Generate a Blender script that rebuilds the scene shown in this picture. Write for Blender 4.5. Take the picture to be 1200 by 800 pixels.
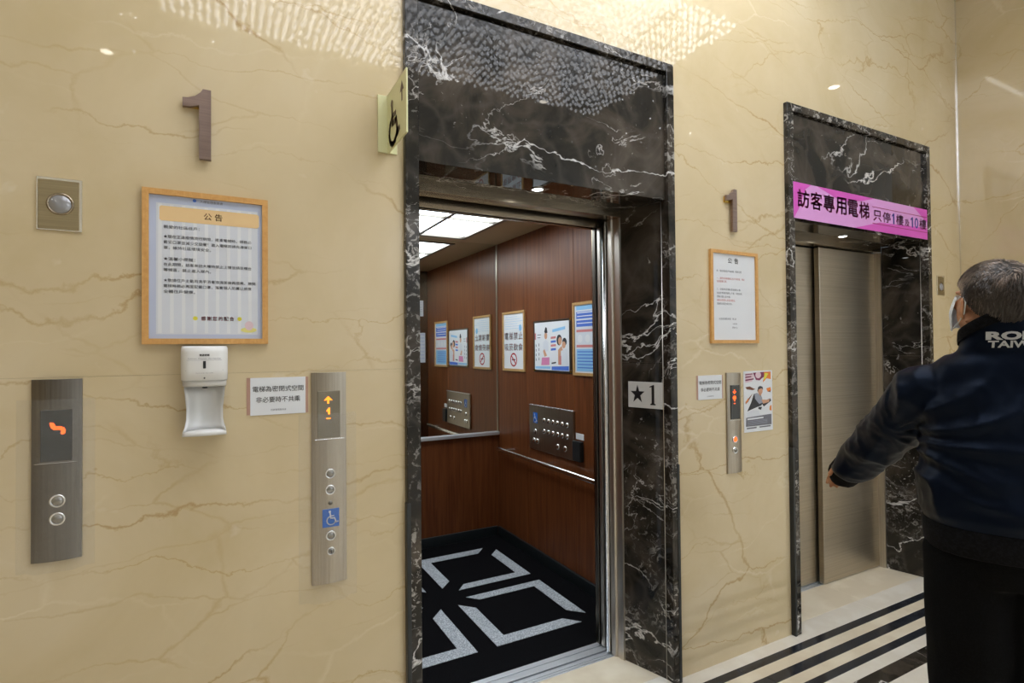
import bpy, bmesh, math, random
from mathutils import Vector, Matrix, noise
from mathutils.bvhtree import BVHTree
random.seed(7)
for o in list(bpy.data.objects): bpy.data.objects.remove(o)
SC = bpy.context.scene
COL = SC.collection
# ------------------------------------------------------------------ camera, world, lights, exposure
cd = bpy.data.cameras.new('camera'); cam = bpy.data.objects.new('camera', cd); COL.objects.link(cam)
cd.sensor_width = 36.0; cd.lens = 643/1200*36.0; cd.clip_start = .02
FW = Vector((0.47249876, 0.88120647, 0.01483475)); R2 = Vector((0.88133085, -0.47241396, -0.00899889)); U2 = Vector((9.21733327e-04, -1.73262903e-02, 9.99849464e-01))
CAM = Vector((0, -1.86, 1.5))
cam.matrix_world = Matrix(((R2.x, U2.x, -FW.x, CAM.x), (R2.y, U2.y, -FW.y, CAM.y), (R2.z, U2.z, -FW.z, CAM.z), (0, 0, 0, 1)))
SC.camera = cam
SC.view_settings.view_transform = 'Standard'; SC.view_settings.look = 'None'
SC.view_settings.gamma = 1; SC.view_settings.use_curve_mapping = False
SC.view_settings.exposure = 0.21
SC.cycles.max_bounces = 10; SC.cycles.glossy_bounces = 6; SC.cycles.transparent_max_bounces = 12
SC.cycles.sample_clamp_indirect = 4.0
w = bpy.data.worlds.new('world'); SC.world = w; w.use_nodes = True
w.node_tree.nodes['Background'].inputs[0].default_value = (.75, .87, 1, 1); w.node_tree.nodes['Background'].inputs[1].default_value = .3
PANEL_L = 2.2        # chandelier LED backing
CAR_L = 6.0          # car ceiling diffusers
SPOT_W = 30.0        # each downlight
FILL_W = 88.0       # each unseen ceiling lamp added to brighten the lower wall
BEAD_L = 3.5        # lit crystal beads
STRIP_L = 22.0       # LED strip along the wall side of the chandelier

# ------------------------------------------------------------------ helpers
class Fr:
    def __init__(s, o, u, v):
        s.o = Vector(o); s.u = Vector(u).normalized(); s.v = Vector(v).normalized(); s.n = s.u.cross(s.v).normalized()
    def p(s, a, b, c=0.0): return s.o + s.u*a + s.v*b + s.n*c
WALL = Fr((0, 0, 0), (1, 0, 0), (0, 0, 1))           # n points to -y, into the lobby
class MB:
    def __init__(s): s.bm = bmesh.new(); s.mats = []
    def mi(s, m):
        if m not in s.mats: s.mats.append(m)
        return s.mats.index(m)
    def face(s, vs, m, smooth=False):
        try: f = s.bm.faces.new(vs)
        except ValueError: return None
        f.material_index = s.mi(m); f.smooth = smooth; return f
    def box(s, fr, u0, u1, v0, v1, n0, n1, m, bev=0.0, seg=1):
        V = [s.bm.verts.new(fr.p(a, b, c)) for c in (n0, n1) for b in (v0, v1) for a in (u0, u1)]
        fs = [s.face([V[i] for i in q], m) for q in ((0,2,3,1),(4,5,7,6),(0,1,5,4),(2,6,7,3),(0,4,6,2),(1,3,7,5))]
        if bev > 0:
            es = list({e for f in fs for e in f.edges})
            bmesh.ops.bevel(s.bm, geom=es, offset=bev, segments=seg, affect='EDGES', profile=.5, material=-1)
        return s
    def bx(s, x0, x1, y0, y1, z0, z1, m, bev=0.0, seg=1):
        return s.box(WALL, x0, x1, z0, z1, -y0, -y1, m, bev, seg)
    def prism(s, fr, pts, n0, n1, m):
        a = [s.bm.verts.new(fr.p(x, y, n0)) for x, y in pts]; b = [s.bm.verts.new(fr.p(x, y, n1)) for x, y in pts]
        k = len(pts); s.face(a[::-1], m); s.face(b, m)
        for i in range(k): s.face([a[i], a[(i+1) % k], b[(i+1) % k], b[i]], m)
        return s
    def flat(s, fr, pts, n, m):
        s.face([s.bm.verts.new(fr.p(x, y, n)) for x, y in pts], m); return s
    def rect(s, fr, u0, u1, v0, v1, n, m): return s.flat(fr, [(u0, v0), (u1, v0), (u1, v1), (u0, v1)], n, m)
    def disc(s, fr, cu, cv, r, n, m, seg=20, ry=None):
        ry = ry or r
        return s.flat(fr, [(cu+r*math.cos(t*2*math.pi/seg), cv+ry*math.sin(t*2*math.pi/seg)) for t in range(seg)], n, m)
    def lathe(s, fr, cu, cv, prof, m, seg=24, smooth=True):   # prof: (r, n) list
        rings = []
        for r, n in prof:
            if r < 1e-6: rings.append([s.bm.verts.new(fr.p(cu, cv, n))])
            else: rings.append([s.bm.verts.new(fr.p(cu+r*math.cos(t*2*math.pi/seg), cv+r*math.sin(t*2*math.pi/seg), n)) for t in range(seg)])
        for A, B in zip(rings, rings[1:]):
            for t in range(seg):
                q = [A[t % len(A)], A[(t+1) % len(A)], B[(t+1) % len(B)], B[t % len(B)]]
                q = [x for i, x in enumerate(q) if x not in q[:i]]
                if len(q) > 2: s.face(q, m, smooth)
        return s
    def rings(s, R, m, cap=True, smooth=True, closed=True):
        V = [[s.bm.verts.new(p) for p in r] for r in R]
        k = len(V[0])
        for A, B in zip(V, V[1:]):
            for t in range(k if closed else k-1): s.face([A[t], A[(t+1) % k], B[(t+1) % k], B[t]], m, smooth)
        if cap and closed: s.face(V[0][::-1], m, smooth); s.face(V[-1], m, smooth)
        return s
    def tube(s, pts, r, m, seg=10, smooth=True):
        pts = [Vector(p) for p in pts]; R = []
        rr = r if isinstance(r, (list, tuple)) else [r]*len(pts)
        up = Vector((0, 0, 1))
        for i, p in enumerate(pts):
            d = (pts[min(i+1, len(pts)-1)]-pts[max(i-1, 0)]).normalized()
            a = d.cross(up)
            if a.length < .05: a = d.cross(Vector((1, 0, 0)))
            a.normalize(); b = a.cross(d)
            R.append([p+(a*math.cos(t*2*math.pi/seg)+b*math.sin(t*2*math.pi/seg))*rr[i] for t in range(seg)])
        return s.rings(R, m, True, smooth)
    def text(s, fr, string, u, v, m, n, height=None, width=None, bold=0.0, align='L', res=2, cond=1.0, spacing=1.0):
        vs, fs = text_mesh(string, bold, res, spacing)
        if not vs: return s
        x0 = min(p[0] for p in vs); x1 = max(p[0] for p in vs); y0 = min(p[1] for p in vs); y1 = max(p[1] for p in vs)
        if width: k = width/(x1-x0); ky = k if not height else height/(y1-y0)
        else: ky = height/(y1-y0); k = ky*cond
        off = {'L': x0, 'C': (x0+x1)/2, 'R': x1}[align]
        B = [s.bm.verts.new(fr.p(u+(p[0]-off)*k, v+(p[1]-(y0+y1)/2)*ky, n)) for p in vs]
        for f in fs: s.face([B[i] for i in f], m)
        return s
    def build(s, name, parent=None, base=None, recalc=True):
        if recalc: bmesh.ops.recalc_face_normals(s.bm, faces=s.bm.faces)
        b = BASE[parent.name] if parent is not None else Vector(base if base is not None else (0, 0, 0))
        for v in s.bm.verts: v.co -= b
        me = bpy.data.meshes.new(name); s.bm.to_mesh(me); s.bm.free()
        for m in s.mats: me.materials.append(m)
        o = bpy.data.objects.new(name, me); COL.objects.link(o)
        BASE[o.name] = b.copy()
        if parent is None: o.location = b
        else: o.parent = parent
        return o
BASE = {}
TXT = {}
def text_mesh(string, bold=0.0, res=2, spacing=1.0):
    k = (string, bold, res, spacing); latin = string.isascii()
    if k in TXT: return TXT[k]
    c = bpy.data.curves.new('txt', 'FONT'); c.body = string; c.size = 1; c.resolution_u = res; c.offset = bold if latin else 0.0; c.fill_mode = 'FRONT'; c.space_character = spacing
    o = bpy.data.objects.new('txt', c); COL.objects.link(o)
    dg = bpy.context.evaluated_depsgraph_get(); dg.update()
    me = bpy.data.meshes.new_from_object(o.evaluated_get(dg))
    r = ([tuple(v.co) for v in me.vertices], [list(p.vertices) for p in me.polygons])
    bpy.data.objects.remove(o); bpy.data.curves.remove(c); bpy.data.meshes.remove(me)
    if bold > 0 and not latin:                    # heavier strokes: the same glyphs shifted a little
        v0, f0 = r; vs, fs = [], []
        for dx, dy in ((-bold, -bold), (bold, -bold), (-bold, bold), (bold, bold)):
            n = len(vs); vs += [(x+dx, y+dy, z) for x, y, z in v0]; fs += [[i+n for i in f] for f in f0]
        r = (vs, fs)
    TXT[k] = r; return r
def tag(o, label, cat, group=None):
    o['label'] = label; o['category'] = cat
    if group: o['group'] = group
    return o
def empty(name, loc):
    o = bpy.data.objects.new(name, None); COL.objects.link(o); o.location = loc; o.empty_display_size = .1
    BASE[o.name] = Vector(loc); return o
def struct(o): o['kind'] = 'structure'; return o
def stuff(o): o['kind'] = 'stuff'; return o

# ------------------------------------------------------------------ materials
def new_mat(name):
    m = bpy.data.materials.new(name); m.use_nodes = True
    return m, m.node_tree.nodes, m.node_tree.links, m.node_tree.nodes['Principled BSDF']
def pm(name, col, rough=.5, metal=0.0, spec=.5, emit=None, es=0.0, coat=0.0):
    m, n, l, b = new_mat(name)
    b.inputs['Base Color'].default_value = (*col, 1); b.inputs['Roughness'].default_value = rough
    b.inputs['Metallic'].default_value = metal; b.inputs['Specular IOR Level'].default_value = spec
    b.inputs['Coat Weight'].default_value = coat
    if emit: b.inputs['Emission Color'].default_value = (*emit, 1); b.inputs['Emission Strength'].default_value = es
    return m
class NT:
    def __init__(s, m): s.n = m.node_tree.nodes; s.l = m.node_tree.links
    def pos(s): return s.n.new('ShaderNodeNewGeometry').outputs['Position']
    def map(s, v, scale=(1,1,1), rot=(0,0,0), loc=(0,0,0)):
        q = s.n.new('ShaderNodeMapping'); s.l.new(v, q.inputs[0]); q.inputs['Scale'].default_value = scale; q.inputs['Rotation'].default_value = rot; q.inputs['Location'].default_value = loc
        return q.outputs[0]
    def noise(s, v, scale, detail=4, rough=.55, dist=0.0):
        q = s.n.new('ShaderNodeTexNoise'); s.l.new(v, q.inputs['Vector']); q.inputs['Scale'].default_value = scale; q.inputs['Detail'].default_value = detail
        q.inputs['Roughness'].default_value = rough; q.inputs['Distortion'].default_value = dist; return q.outputs['Fac']
    def math(s, op, a, b=0.0):
        q = s.n.new('ShaderNodeMath'); q.operation = op
        for i, x in enumerate((a, b)):
            if isinstance(x, (int, float)): q.inputs[i].default_value = x
            else: s.l.new(x, q.inputs[i])
        return q.outputs[0]
    def rng(s, v, a, b, c=0.0, d=1.0, smooth=False):
        q = s.n.new('ShaderNodeMapRange'); s.l.new(v, q.inputs[0])
        for i, x in enumerate((a, b, c, d)): q.inputs[i+1].default_value = x
        if smooth: q.interpolation_type = 'SMOOTHSTEP'
        return q.outputs[0]
    def ramp(s, v, stops):
        q = s.n.new('ShaderNodeValToRGB'); s.l.new(v, q.inputs[0]); e = q.color_ramp.elements
        while len(e) < len(stops): e.new(.5)
        for i, (p, c) in enumerate(stops): e[i].position = p; e[i].color = (*c, 1)
        return q.outputs[0]
    def mix(s, f, a, b):
        q = s.n.new('ShaderNodeMix'); q.data_type = 'RGBA'
        if isinstance(f, (int, float)): q.inputs[0].default_value = f
        else: s.l.new(f, q.inputs[0])
        for i, x in ((6, a), (7, b)):
            if isinstance(x, tuple): q.inputs[i].default_value = (*x, 1)
            else: s.l.new(x, q.inputs[i])
        return q.outputs[2]
    def vein(s, v, scale, width, dist=1.0, detail=4, mscale=1.5, mlo=.45, mhi=.62):
        a = s.math('ABSOLUTE', s.math('SUBTRACT', s.noise(v, scale, detail, .55, dist), .5))
        line = s.rng(a, 0, width, 1, 0)
        mk = s.rng(s.noise(s.map(v, loc=(7.3, 2.1, 4.4)), mscale, 2), mlo, mhi)
        return s.math('MULTIPLY', line, mk)
    def bump(s, h, strength, dist, bsdf):
        q = s.n.new('ShaderNodeBump'); q.inputs['Strength'].default_value = strength; q.inputs['Distance'].default_value = dist
        s.l.new(h, q.inputs['Height']); s.l.new(q.outputs[0], bsdf.inputs['Normal'])
def beige(name, rough=.03, k=1.0):
    m, n, l, b = new_mat(name); t = NT(m); P = t.pos()
    base = t.ramp(t.noise(P, 1.6, 5, .6, .6), [(.3, (.56*k, .445*k, .25*k)), (.55, (.63*k, .515*k, .32*k)), (.75, (.68*k, .575*k, .39*k))])
    base = t.mix(t.math('MULTIPLY', t.noise(P, 14, 4), .25), base, (.70*k, .56*k, .36*k))
    def crack(scale, width, rot, sc, loc, warp, lo, hi, ms):
        nz = n.new('ShaderNodeTexNoise'); nz.inputs['Scale'].default_value = 3.0; nz.inputs['Detail'].default_value = 7; nz.inputs['Roughness'].default_value = .6; l.new(P, nz.inputs['Vector'])
        v1 = n.new('ShaderNodeVectorMath'); v1.operation = 'SCALE'; v1.inputs['Scale'].default_value = warp; l.new(nz.outputs['Color'], v1.inputs[0])
        v2 = n.new('ShaderNodeVectorMath'); v2.operation = 'ADD'; l.new(P, v2.inputs[0]); l.new(v1.outputs[0], v2.inputs[1])
        vo = n.new('ShaderNodeTexVoronoi'); vo.feature = 'DISTANCE_TO_EDGE'; vo.inputs['Scale'].default_value = scale; l.new(t.map(v2.outputs[0], sc, (0, math.radians(rot), 0), loc), vo.inputs['Vector'])
        mk = t.rng(t.noise(t.map(P, loc=loc), ms, 3), lo, hi)
        wd = t.rng(t.noise(P, 5.0, 3), .3, .7, .4, 1.5)
        return t.math('MULTIPLY', t.rng(t.math('DIVIDE', vo.outputs['Distance'], wd), 0, width, 1, 0), mk)
    c = t.mix(t.math('MULTIPLY', crack(1.0, .0075, 30, (.5, 1, 1.9), (1.3, 0, 2.2), .22, .40, .56, 1.1), .72), base, (.40, .24, .08))
    c = t.mix(t.math('MULTIPLY', crack(1.3, .0075, -26, (.5, 1, 2.0), (4.1, 0, 7.7), .25, .42, .58, 1.4), .62), c, (.44, .28, .10))
    c = t.mix(t.math('MULTIPLY', crack(3.0, .016, 24, (.5, 1, 1.8), (8.2, 1, 3.1), .14, .47, .62, 1.9), .45), c, (.47, .32, .14))
    c = t.mix(t.math('MULTIPLY', crack(2.2, .02, -35, (.6, 1, 1.6), (2.2, 1, 9.1), .2, .5, .7, 1.6), .35), c, (.86, .77, .58))
    c = t.mix(t.math('MULTIPLY', t.rng(t.noise(P, 9, 3), .68, .74), .35), c, (.75, .66, .50))
    l.new(c, b.inputs['Base Color']); b.inputs['Roughness'].default_value = rough; b.inputs['Specular IOR Level'].default_value = .58
    return m
def dark_marble(name, rough=.015, flecks=.55, even=None):
    m, n, l, b = new_mat(name); t = NT(m); P = t.pos()
    base = t.ramp(t.noise(P, 3.6, 5, .55, .9), [(.30, (.007, .007, .006)), (.46, (.020, .017, .013)), (.60, (.055, .044, .033)), (.8, (.12, .10, .08))])
    vn = n.new('ShaderNodeTexVoronoi'); vn.feature = 'DISTANCE_TO_EDGE'; vn.inputs['Scale'].default_value = 5
    wv = n.new('ShaderNodeVectorMath'); wv.operation = 'ADD'; nz = n.new('ShaderNodeTexNoise'); nz.inputs['Scale'].default_value = 2.6; nz.inputs['Detail'].default_value = 5
    l.new(P, nz.inputs['Vector']); sc = n.new('ShaderNodeVectorMath'); sc.operation = 'SCALE'; sc.inputs['Scale'].default_value = .30
    l.new(nz.outputs['Color'], sc.inputs[0]); l.new(P, wv.inputs[0]); l.new(sc.outputs[0], wv.inputs[1]); l.new(wv.outputs[0], vn.inputs['Vector'])
    edge = t.math('MULTIPLY', t.rng(vn.outputs['Distance'], 0, .09, 1, 0), .20)
    c = t.mix(edge, base, (.12, .10, .085))
    W = wv.outputs[0]
    c = t.mix(t.math('MULTIPLY', t.vein(t.map(W, (.7, 1, 1.6), (0, .45, 0)), 1.3, .0065, .5, 7, 1.7, .42, .54), .95), c, (.74, .72, .70))
    c = t.mix(t.math('MULTIPLY', t.vein(t.map(W, (.8, 1, 1.5), (0, .7, 0), (5, 1, 2)), 3.2, .008, .8, 7, 2.4, .50, .60), .75), c, (.62, .59, .56))
    # brecciated zone: dense pale flecks low on the slabs, as the stone itself shows
    sp = n.new('ShaderNodeSeparateXYZ'); l.new(P, sp.inputs[0])
    low = t.rng(sp.outputs['Z'], .15, 1.4, .6 if even is None else even, -.35 if even is None else even)
    fl = t.rng(t.math('ADD', t.noise(P, 34, 6, .65, 1.0), t.math('MULTIPLY', low, .16)), .60, .66)
    fl = t.math('MULTIPLY', fl, t.rng(t.noise(P, 3.5, 3), .42, .6))
    c = t.mix(t.math('MULTIPLY', fl, flecks), c, (.55, .52, .48))
    l.new(c, b.inputs['Base Color']); b.inputs['Roughness'].default_value = rough; b.inputs['Specular IOR Level'].default_value = .32
    return m
def wood(name, a, bcol, sc=(18, 18, .9), rough=.34):
    m, n, l, b = new_mat(name); t = NT(m); P = t.pos()
    g = t.noise(t.map(P, sc), 2.2, 6, .6, .5)
    g2 = t.noise(t.map(P, (90, 90, 1.5)), 2, 3)
    c = t.ramp(t.math('ADD', t.math('MULTIPLY', g, .7), t.math('MULTIPLY', g2, .3)), [(.3, a), (.7, bcol)])
    l.new(c, b.inputs['Base Color']); b.inputs['Roughness'].default_value = rough; b.inputs['Specular IOR Level'].default_value = .28
    return m
def brushed(name, col, rough=.25, sc=(2, 2, 260), bump=.05, var=.12):
    m, n, l, b = new_mat(name); t = NT(m); P = t.pos()
    g = t.noise(t.map(P, sc), 1.0, 3)
    l.new(t.mix(t.rng(g, .3, .7), tuple(x*(1-var) for x in col), tuple(min(1, x*(1+var)) for x in col)), b.inputs['Base Color'])
    b.inputs['Metallic'].default_value = 1; b.inputs['Roughness'].default_value = rough
    if bump: t.bump(g, bump, .002, b)
    return m
def speckle(name, a, bcol, sc, rough, th=(.45, .6)):
    m, n, l, b = new_mat(name); t = NT(m)
    l.new(t.mix(t.rng(t.noise(t.pos(), sc, 3), *th), a, bcol), b.inputs['Base Color']); b.inputs['Roughness'].default_value = rough
    return m
M = {}
M['beige'] = beige('beige_marble'); M['beige_end'] = beige('beige_marble_end', .05, .96)
M['dark'] = dark_marble('dark_marble'); M['dark_trim'] = dark_marble('dark_trim_marble', .04, .6, .42); M['dark_floor'] = dark_marble('brown_floor_marble', .1, 0)
M['floor_white'] = speckle('white_stone', (.74, .69, .60), (.80, .76, .68), 5, .12)
M['floor_beige'] = speckle('beige_stone', (.72, .63, .48), (.80, .72, .57), 4, .12)
M['floor_black'] = speckle('black_stone', (.012, .014, .02), (.03, .034, .045), 20, .16)
M['floor_base'] = pm('floor_mortar', (.25, .22, .18), .7)
M['plaster'] = pm('ceiling_plaster', (.84, .85, .86), .8); M['white_wall'] = pm('white_wall_paint', (.82, .84, .86), .7)
M['steel'] = brushed('brushed_steel', (.52, .50, .47), .22)
M['steel_v'] = brushed('frame_steel', (.64, .60, .54), .33, (260, 260, 2), .02)
M['bronze'] = brushed('bronze_steel', (.33, .27, .195), .25)
M['door_steel'] = brushed('door_steel', (.50, .44, .345), .36, (1.2, 1.2, 200), .05, .10)
M['panel_steel'] = brushed('panel_steel', (.42, .375, .31), .30, (200, 200, 3), .03)
M['button'] = pm('button_cap', (.30, .29, .27), .25, .9); M['panel_dark'] = brushed('panel_dark_steel', (.19, .175, .155), .30, (200, 200, 3), .03)
M['bright'] = pm('bright_steel', (.80, .81, .82), .2, 1)
M['alu'] = pm('sill_aluminium', (.78, .82, .88), .42, .85)
M['black'] = pm('black_gap', (.006, .006, .006), .6)
M['blackplastic'] = pm('black_plastic', (.012, .016, .018), .35)
M['wood'] = wood('car_wood', (.075, .019, .006), (.205, .066, .020))
M['oak'] = wood('frame_wood', (.55, .28, .085), (.70, .40, .14), (30, 30, 30), .4)
M['gilt'] = wood('gilt_frame', (.42, .24, .09), (.55, .34, .14), (30, 30, 30), .35)
M['mirror'] = pm('mirror', (.80, .82, .80), .015, 1)
M['carpet'] = speckle('black_carpet', (.0015, .0015, .002), (.008, .008, .010), 220, .95); M['carpet'].node_tree.nodes['Principled BSDF'].inputs['Specular IOR Level'].default_value = .08
M['inlay'] = speckle('grey_inlay', (.30, .33, .37), (.62, .66, .70), 160, .9)
M['tan'] = pm('tan_soffit', (.46, .34, .19), .4)
M['led_car'] = pm('car_diffuser', (.9, .9, .9), .5, 0, .3, (.86, .95, 1), CAR_L)
M['led_chand'] = pm('chandelier_backing', (.6, .6, .6), .5, 0, .3, (.98, .98, 1), PANEL_L)
M['led_bead'] = pm('lit_crystal', (.9, .92, 1), .1, 0, .5, (.95, .97, 1), BEAD_L)
M['sparkle_drop'] = pm('glowing_drop', (.9, .92, 1), .1, 0, .5, (.95, .97, 1), 14)
M['led_strip'] = pm('led_strip', (.9, .9, .9), .5, 0, .3, (.80, .90, 1), STRIP_L)
M['lamp'] = pm('downlight_lamp', (.9, .9, .9), .5, 0, .3, (1, .93, .80), 14)
M['lamp_cool'] = pm('soffit_lamp', (.9, .9, .9), .5, 0, .3, (.95, .98, 1), 16)
M['white'] = pm('white_plastic', (.82, .82, .81), .22)
M['white2'] = pm('white_plastic_grey', (.66, .65, .62), .3)
M['paper'] = pm('paper', (.74, .76, .79), .5)
M['paper_blue'] = pm('paper_blue', (.50, .56, .72), .4)
M['paper_mid'] = pm('paper_pale', (.66, .69, .75), .4)
M['ink'] = pm('ink', (.03, .03, .035), .6)
M['ink2'] = pm('ink_grey', (.16, .16, .19), .6)
M['brownink'] = pm('brown_ink', (.17, .06, .03), .6)
M['red'] = pm('red_ink', (.45, .02, .03), .6)
M['redlight'] = pm('red_pale_ink', (.62, .22, .22), .6)
M['orange'] = pm('orange_band', (.80, .56, .28), .5)
M['yellow'] = pm('yellow_ink', (.72, .66, .06), .5)
M['yellow2'] = pm('pale_yellow_ink', (.78, .72, .24), .5)
M['pinkp'] = pm('pink_pale_ink', (.72, .55, .60), .5)
M['tape'] = pm('pink_tape', (.46, .27, .20), .4)
M['blue'] = pm('blue_plate', (.005, .12, .52), .3)
M['blue2'] = pm('blue_ink', (.06, .16, .62), .5)
M['cyan'] = pm('sky_ink', (.25, .52, .80), .5)
M['magenta'] = pm('banner_magenta', (.68, .09, .52), .4)
M['magenta2'] = pm('banner_pink', (.74, .34, .72), .4)
M['plum'] = pm('banner_plum', (.36, .02, .12), .5)
M['navy'] = pm('banner_navy', (.03, .02, .25), .5)
M['orangered'] = pm('fire_ink', (.75, .22, .03), .5)
M['skinink'] = pm('photo_skin', (.62, .33, .20), .5)
M['greyink'] = pm('photo_grey', (.28, .30, .36), .5)
M['pinkink'] = pm('photo_pink', (.66, .22, .42), .5)
M['maroon'] = pm('photo_maroon', (.20, .02, .08), .5)
M['numeral'] = brushed('numeral_bronze', (.30, .22, .19), .35, (3, 3, 120), .03)
M['brass'] = pm('brass', (.75, .52, .12), .2, 1)
M['sign'] = pm('sign_ivory', (.74, .73, .42), .35)
M['sign_dark'] = pm('sign_brown', (.07, .03, .012), .4)
M['plate'] = brushed('plate_bronze', (.40, .33, .20), .42, (3, 3, 200), .04)
M['edge'] = pm('plate_edge_highlight', (.85, .80, .68), .2, .8)
M['lens'] = pm('lens_grey', (.32, .32, .33), .12, .3)
M['display'] = pm('display_glass', (.035, .037, .034), .06, 0, .6)
M['display_m'] = pm('display_glass_tint', (.20, .175, .125), .08, 0, .6)
M['led_red'] = pm('led_red', (.2, .02, 0), .4, 0, .3, (1, .10, .015), 2.2)
M['led_org'] = pm('led_orange', (.2, .05, 0), .4, 0, .3, (1, .24, .02), 2.4)
M['plate_star'] = pm('star_plate', (.56, .55, .53), .45)
M['starblack'] = pm('star_black', (.006, .006, .008), .4)
# clear plastic film
m, n, l, b = new_mat('clear_film'); t = NT(m)
b.inputs['Base Color'].default_value = (.9, .9, .88, 1); b.inputs['Roughness'].default_value = .12
t.bump(t.noise(t.map(t.pos(), (1, 1, 1), (0, .6, 0)), 26, 5, .6, 1.2), 1.0, .03, b)
tr = n.new('ShaderNodeBsdfTransparent'); mx = n.new('ShaderNodeMixShader'); mx.inputs[0].default_value = .09
l.new(tr.outputs[0], mx.inputs[1]); l.new(b.outputs[0], mx.inputs[2]); l.new(mx.outputs[0], n['Material Output'].inputs[0]); M['film'] = m
# crystal
m, n, l, b = new_mat('crystal'); b.inputs['Base Color'].default_value = (.92, .95, 1, 1); b.inputs['Roughness'].default_value = .04; b.inputs['Specular IOR Level'].default_value = 1
b.inputs['Metallic'].default_value = .35
tr = n.new('ShaderNodeBsdfTransparent'); tr.inputs[0].default_value = (.95, .97, 1, 1); mx = n.new('ShaderNodeMixShader'); mx.inputs[0].default_value = .5
l.new(tr.outputs[0], mx.inputs[1]); l.new(b.outputs[0], mx.inputs[2]); l.new(mx.outputs[0], n['Material Output'].inputs[0]); M['crystal'] = m
# clothes, skin, hair
m, n, l, b = new_mat('navy_satin'); t = NT(m); b.inputs['Base Color'].default_value = (.0014, .0028, .0075, 1); b.inputs['Roughness'].default_value = .44; b.inputs['Specular IOR Level'].default_value = .15
b.inputs['Specular Tint'].default_value = (.45, .62, 1, 1)
t.bump(t.noise(t.pos(), 300, 2), .08, .002, b); M['satin'] = m
M['rib'] = speckle('black_rib', (.002, .002, .0025), (.006, .006, .008), 120, .9); M['rib'].node_tree.nodes['Principled BSDF'].inputs['Specular IOR Level'].default_value = .12
M['trouser'] = speckle('black_trouser', (.0012, .0012, .0013), (.0035, .0035, .004), 200, .9); M['trouser'].node_tree.nodes['Principled BSDF'].inputs['Specular IOR Level'].default_value = .1
M['skin'] = speckle('skin', (.40, .18, .09), (.50, .25, .13), 25, .45)
M['hair_cap'] = speckle('hair_base', (.015, .012, .011), (.05, .042, .038), 60, .5)
m, n, l, b = new_mat('hair_strand'); t = NT(m); at_ = n.new('ShaderNodeAttribute'); at_.attribute_name = 'hair_col'
l.new(at_.outputs['Color'], b.inputs['Base Color']); b.inputs['Roughness'].default_value = .42; M['hair'] = m
M['mask'] = pm('mask_fabric', (.74, .78, .80), .8)
M['eye'] = pm('eye_white', (.8, .78, .75), .2)
M['print'] = pm('silver_print', (.42, .43, .44), .45)
M['shoe'] = pm('shoe_leather', (.01, .01, .01), .35)

# ------------------------------------------------------------------ setting: floor
Y1 = .30; XL, XR, YB, ZC = -4.0, 6.2, -6.6, 4.0
floor = struct(MB().bx(XL, XR+.2, YB, .30, -.08, -.004, M['floor_base']).build('floor'))
rows = [(.06, -.070, 'floor_white', 1.1), (-.070, -.116, 'floor_black', 1.1), (-.116, -.177, 'floor_beige', 1.1), (-.177, -.231, 'floor_black', 1.1),
        (-.231, -.288, 'floor_beige', 1.1), (-.288, -.331, 'floor_black', 1.1), (-.331, -.393, 'floor_white', 1.1), (-.393, -.470, 'dark_floor', 1.1),
        (-.470, -.56, 'floor_white', 1.1)]
def strip(x0, x1, ya, yb, mat, name):
    return MB().bx(x0+.0006, x1-.0006, yb+.0004, ya-.0004, -.02, 0, M[mat], .0006).build(name, floor)
for i, (ya, yb, mat, L) in enumerate(rows):
    x = -2.2 + (i % 3)*.31
    if ya > 0:                                   # the row that runs under the wall line
        ya = 0.06
    strip(XL, x, ya, yb, mat, 'floor_strip')
    while x < XR:
        strip(x, min(x+L, XR), ya, yb, mat, 'floor_strip'); x += L
y = -.56
while y > YB:
    yb = max(y-.9, YB); x = XL
    while x < XR-.01:
        strip(x, min(x+.9, XR), y, yb, 'floor_beige' if y > -2.4 or y < -4.3 else 'floor_white', 'floor_tile'); x += .9
    y = yb
# portals: outer x, inner x (trim), jamb back x, opening x
PORT = [dict(o0=.573, o1=1.835, i0=.623, i1=1.793, j0=.685, j1=1.731, c0=.712, c1=1.706, n='door_1'),
        dict(o0=2.640, o1=4.078, i0=2.690, i1=4.035, j0=2.750, j1=3.990, c0=2.775, c1=3.972, n='door_2')]
TOP, LT, LB, JY, FY = 2.793, 2.746, 2.172, .239, .312
for p in PORT:                                   # threshold stone inside each portal
    xm = (p['i0']+p['i1'])/2
    for a, b_ in ((p['i0'], xm), (xm, p['i1'])): strip(a, b_, .292, .06, 'floor_beige', 'threshold_stone')

# ------------------------------------------------------------------ setting: front wall in marble panels
wf = MB().bx(XL, .573, .03, .24, 0, ZC, M['floor_base']).bx(1.835, 2.64, .03, .24, 0, ZC, M['floor_base']).bx(4.078, 4.5, .03, .24, 0, ZC, M['floor_base'])
wf.bx(.573, 1.835, .03, .24, TOP, ZC, M['floor_base']).bx(2.64, 4.078, .03, .24, TOP, ZC, M['floor_base'])
wall_front = struct(wf.build('wall_front'))
def mpanel(x0, x1, z0, z1): MB().bx(x0+.0002, x1-.0002, 0, .03, z0+.0002, z1-.0002, M['beige'], .0004).build('marble_panel', wall_front)
for x0, x1 in ((XL, -2.6), (-2.6, -1.0), (-1.0, .573)):
    for z0, z1 in ((.0, 1.437), (1.437, ZC)): mpanel(x0, x1, z0, z1)
mpanel(1.835, 2.64, 0, ZC); mpanel(4.078, 4.5, 0, ZC); mpanel(.573, 1.835, 2.785, ZC); mpanel(2.64, 4.078, 2.785, ZC)
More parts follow.
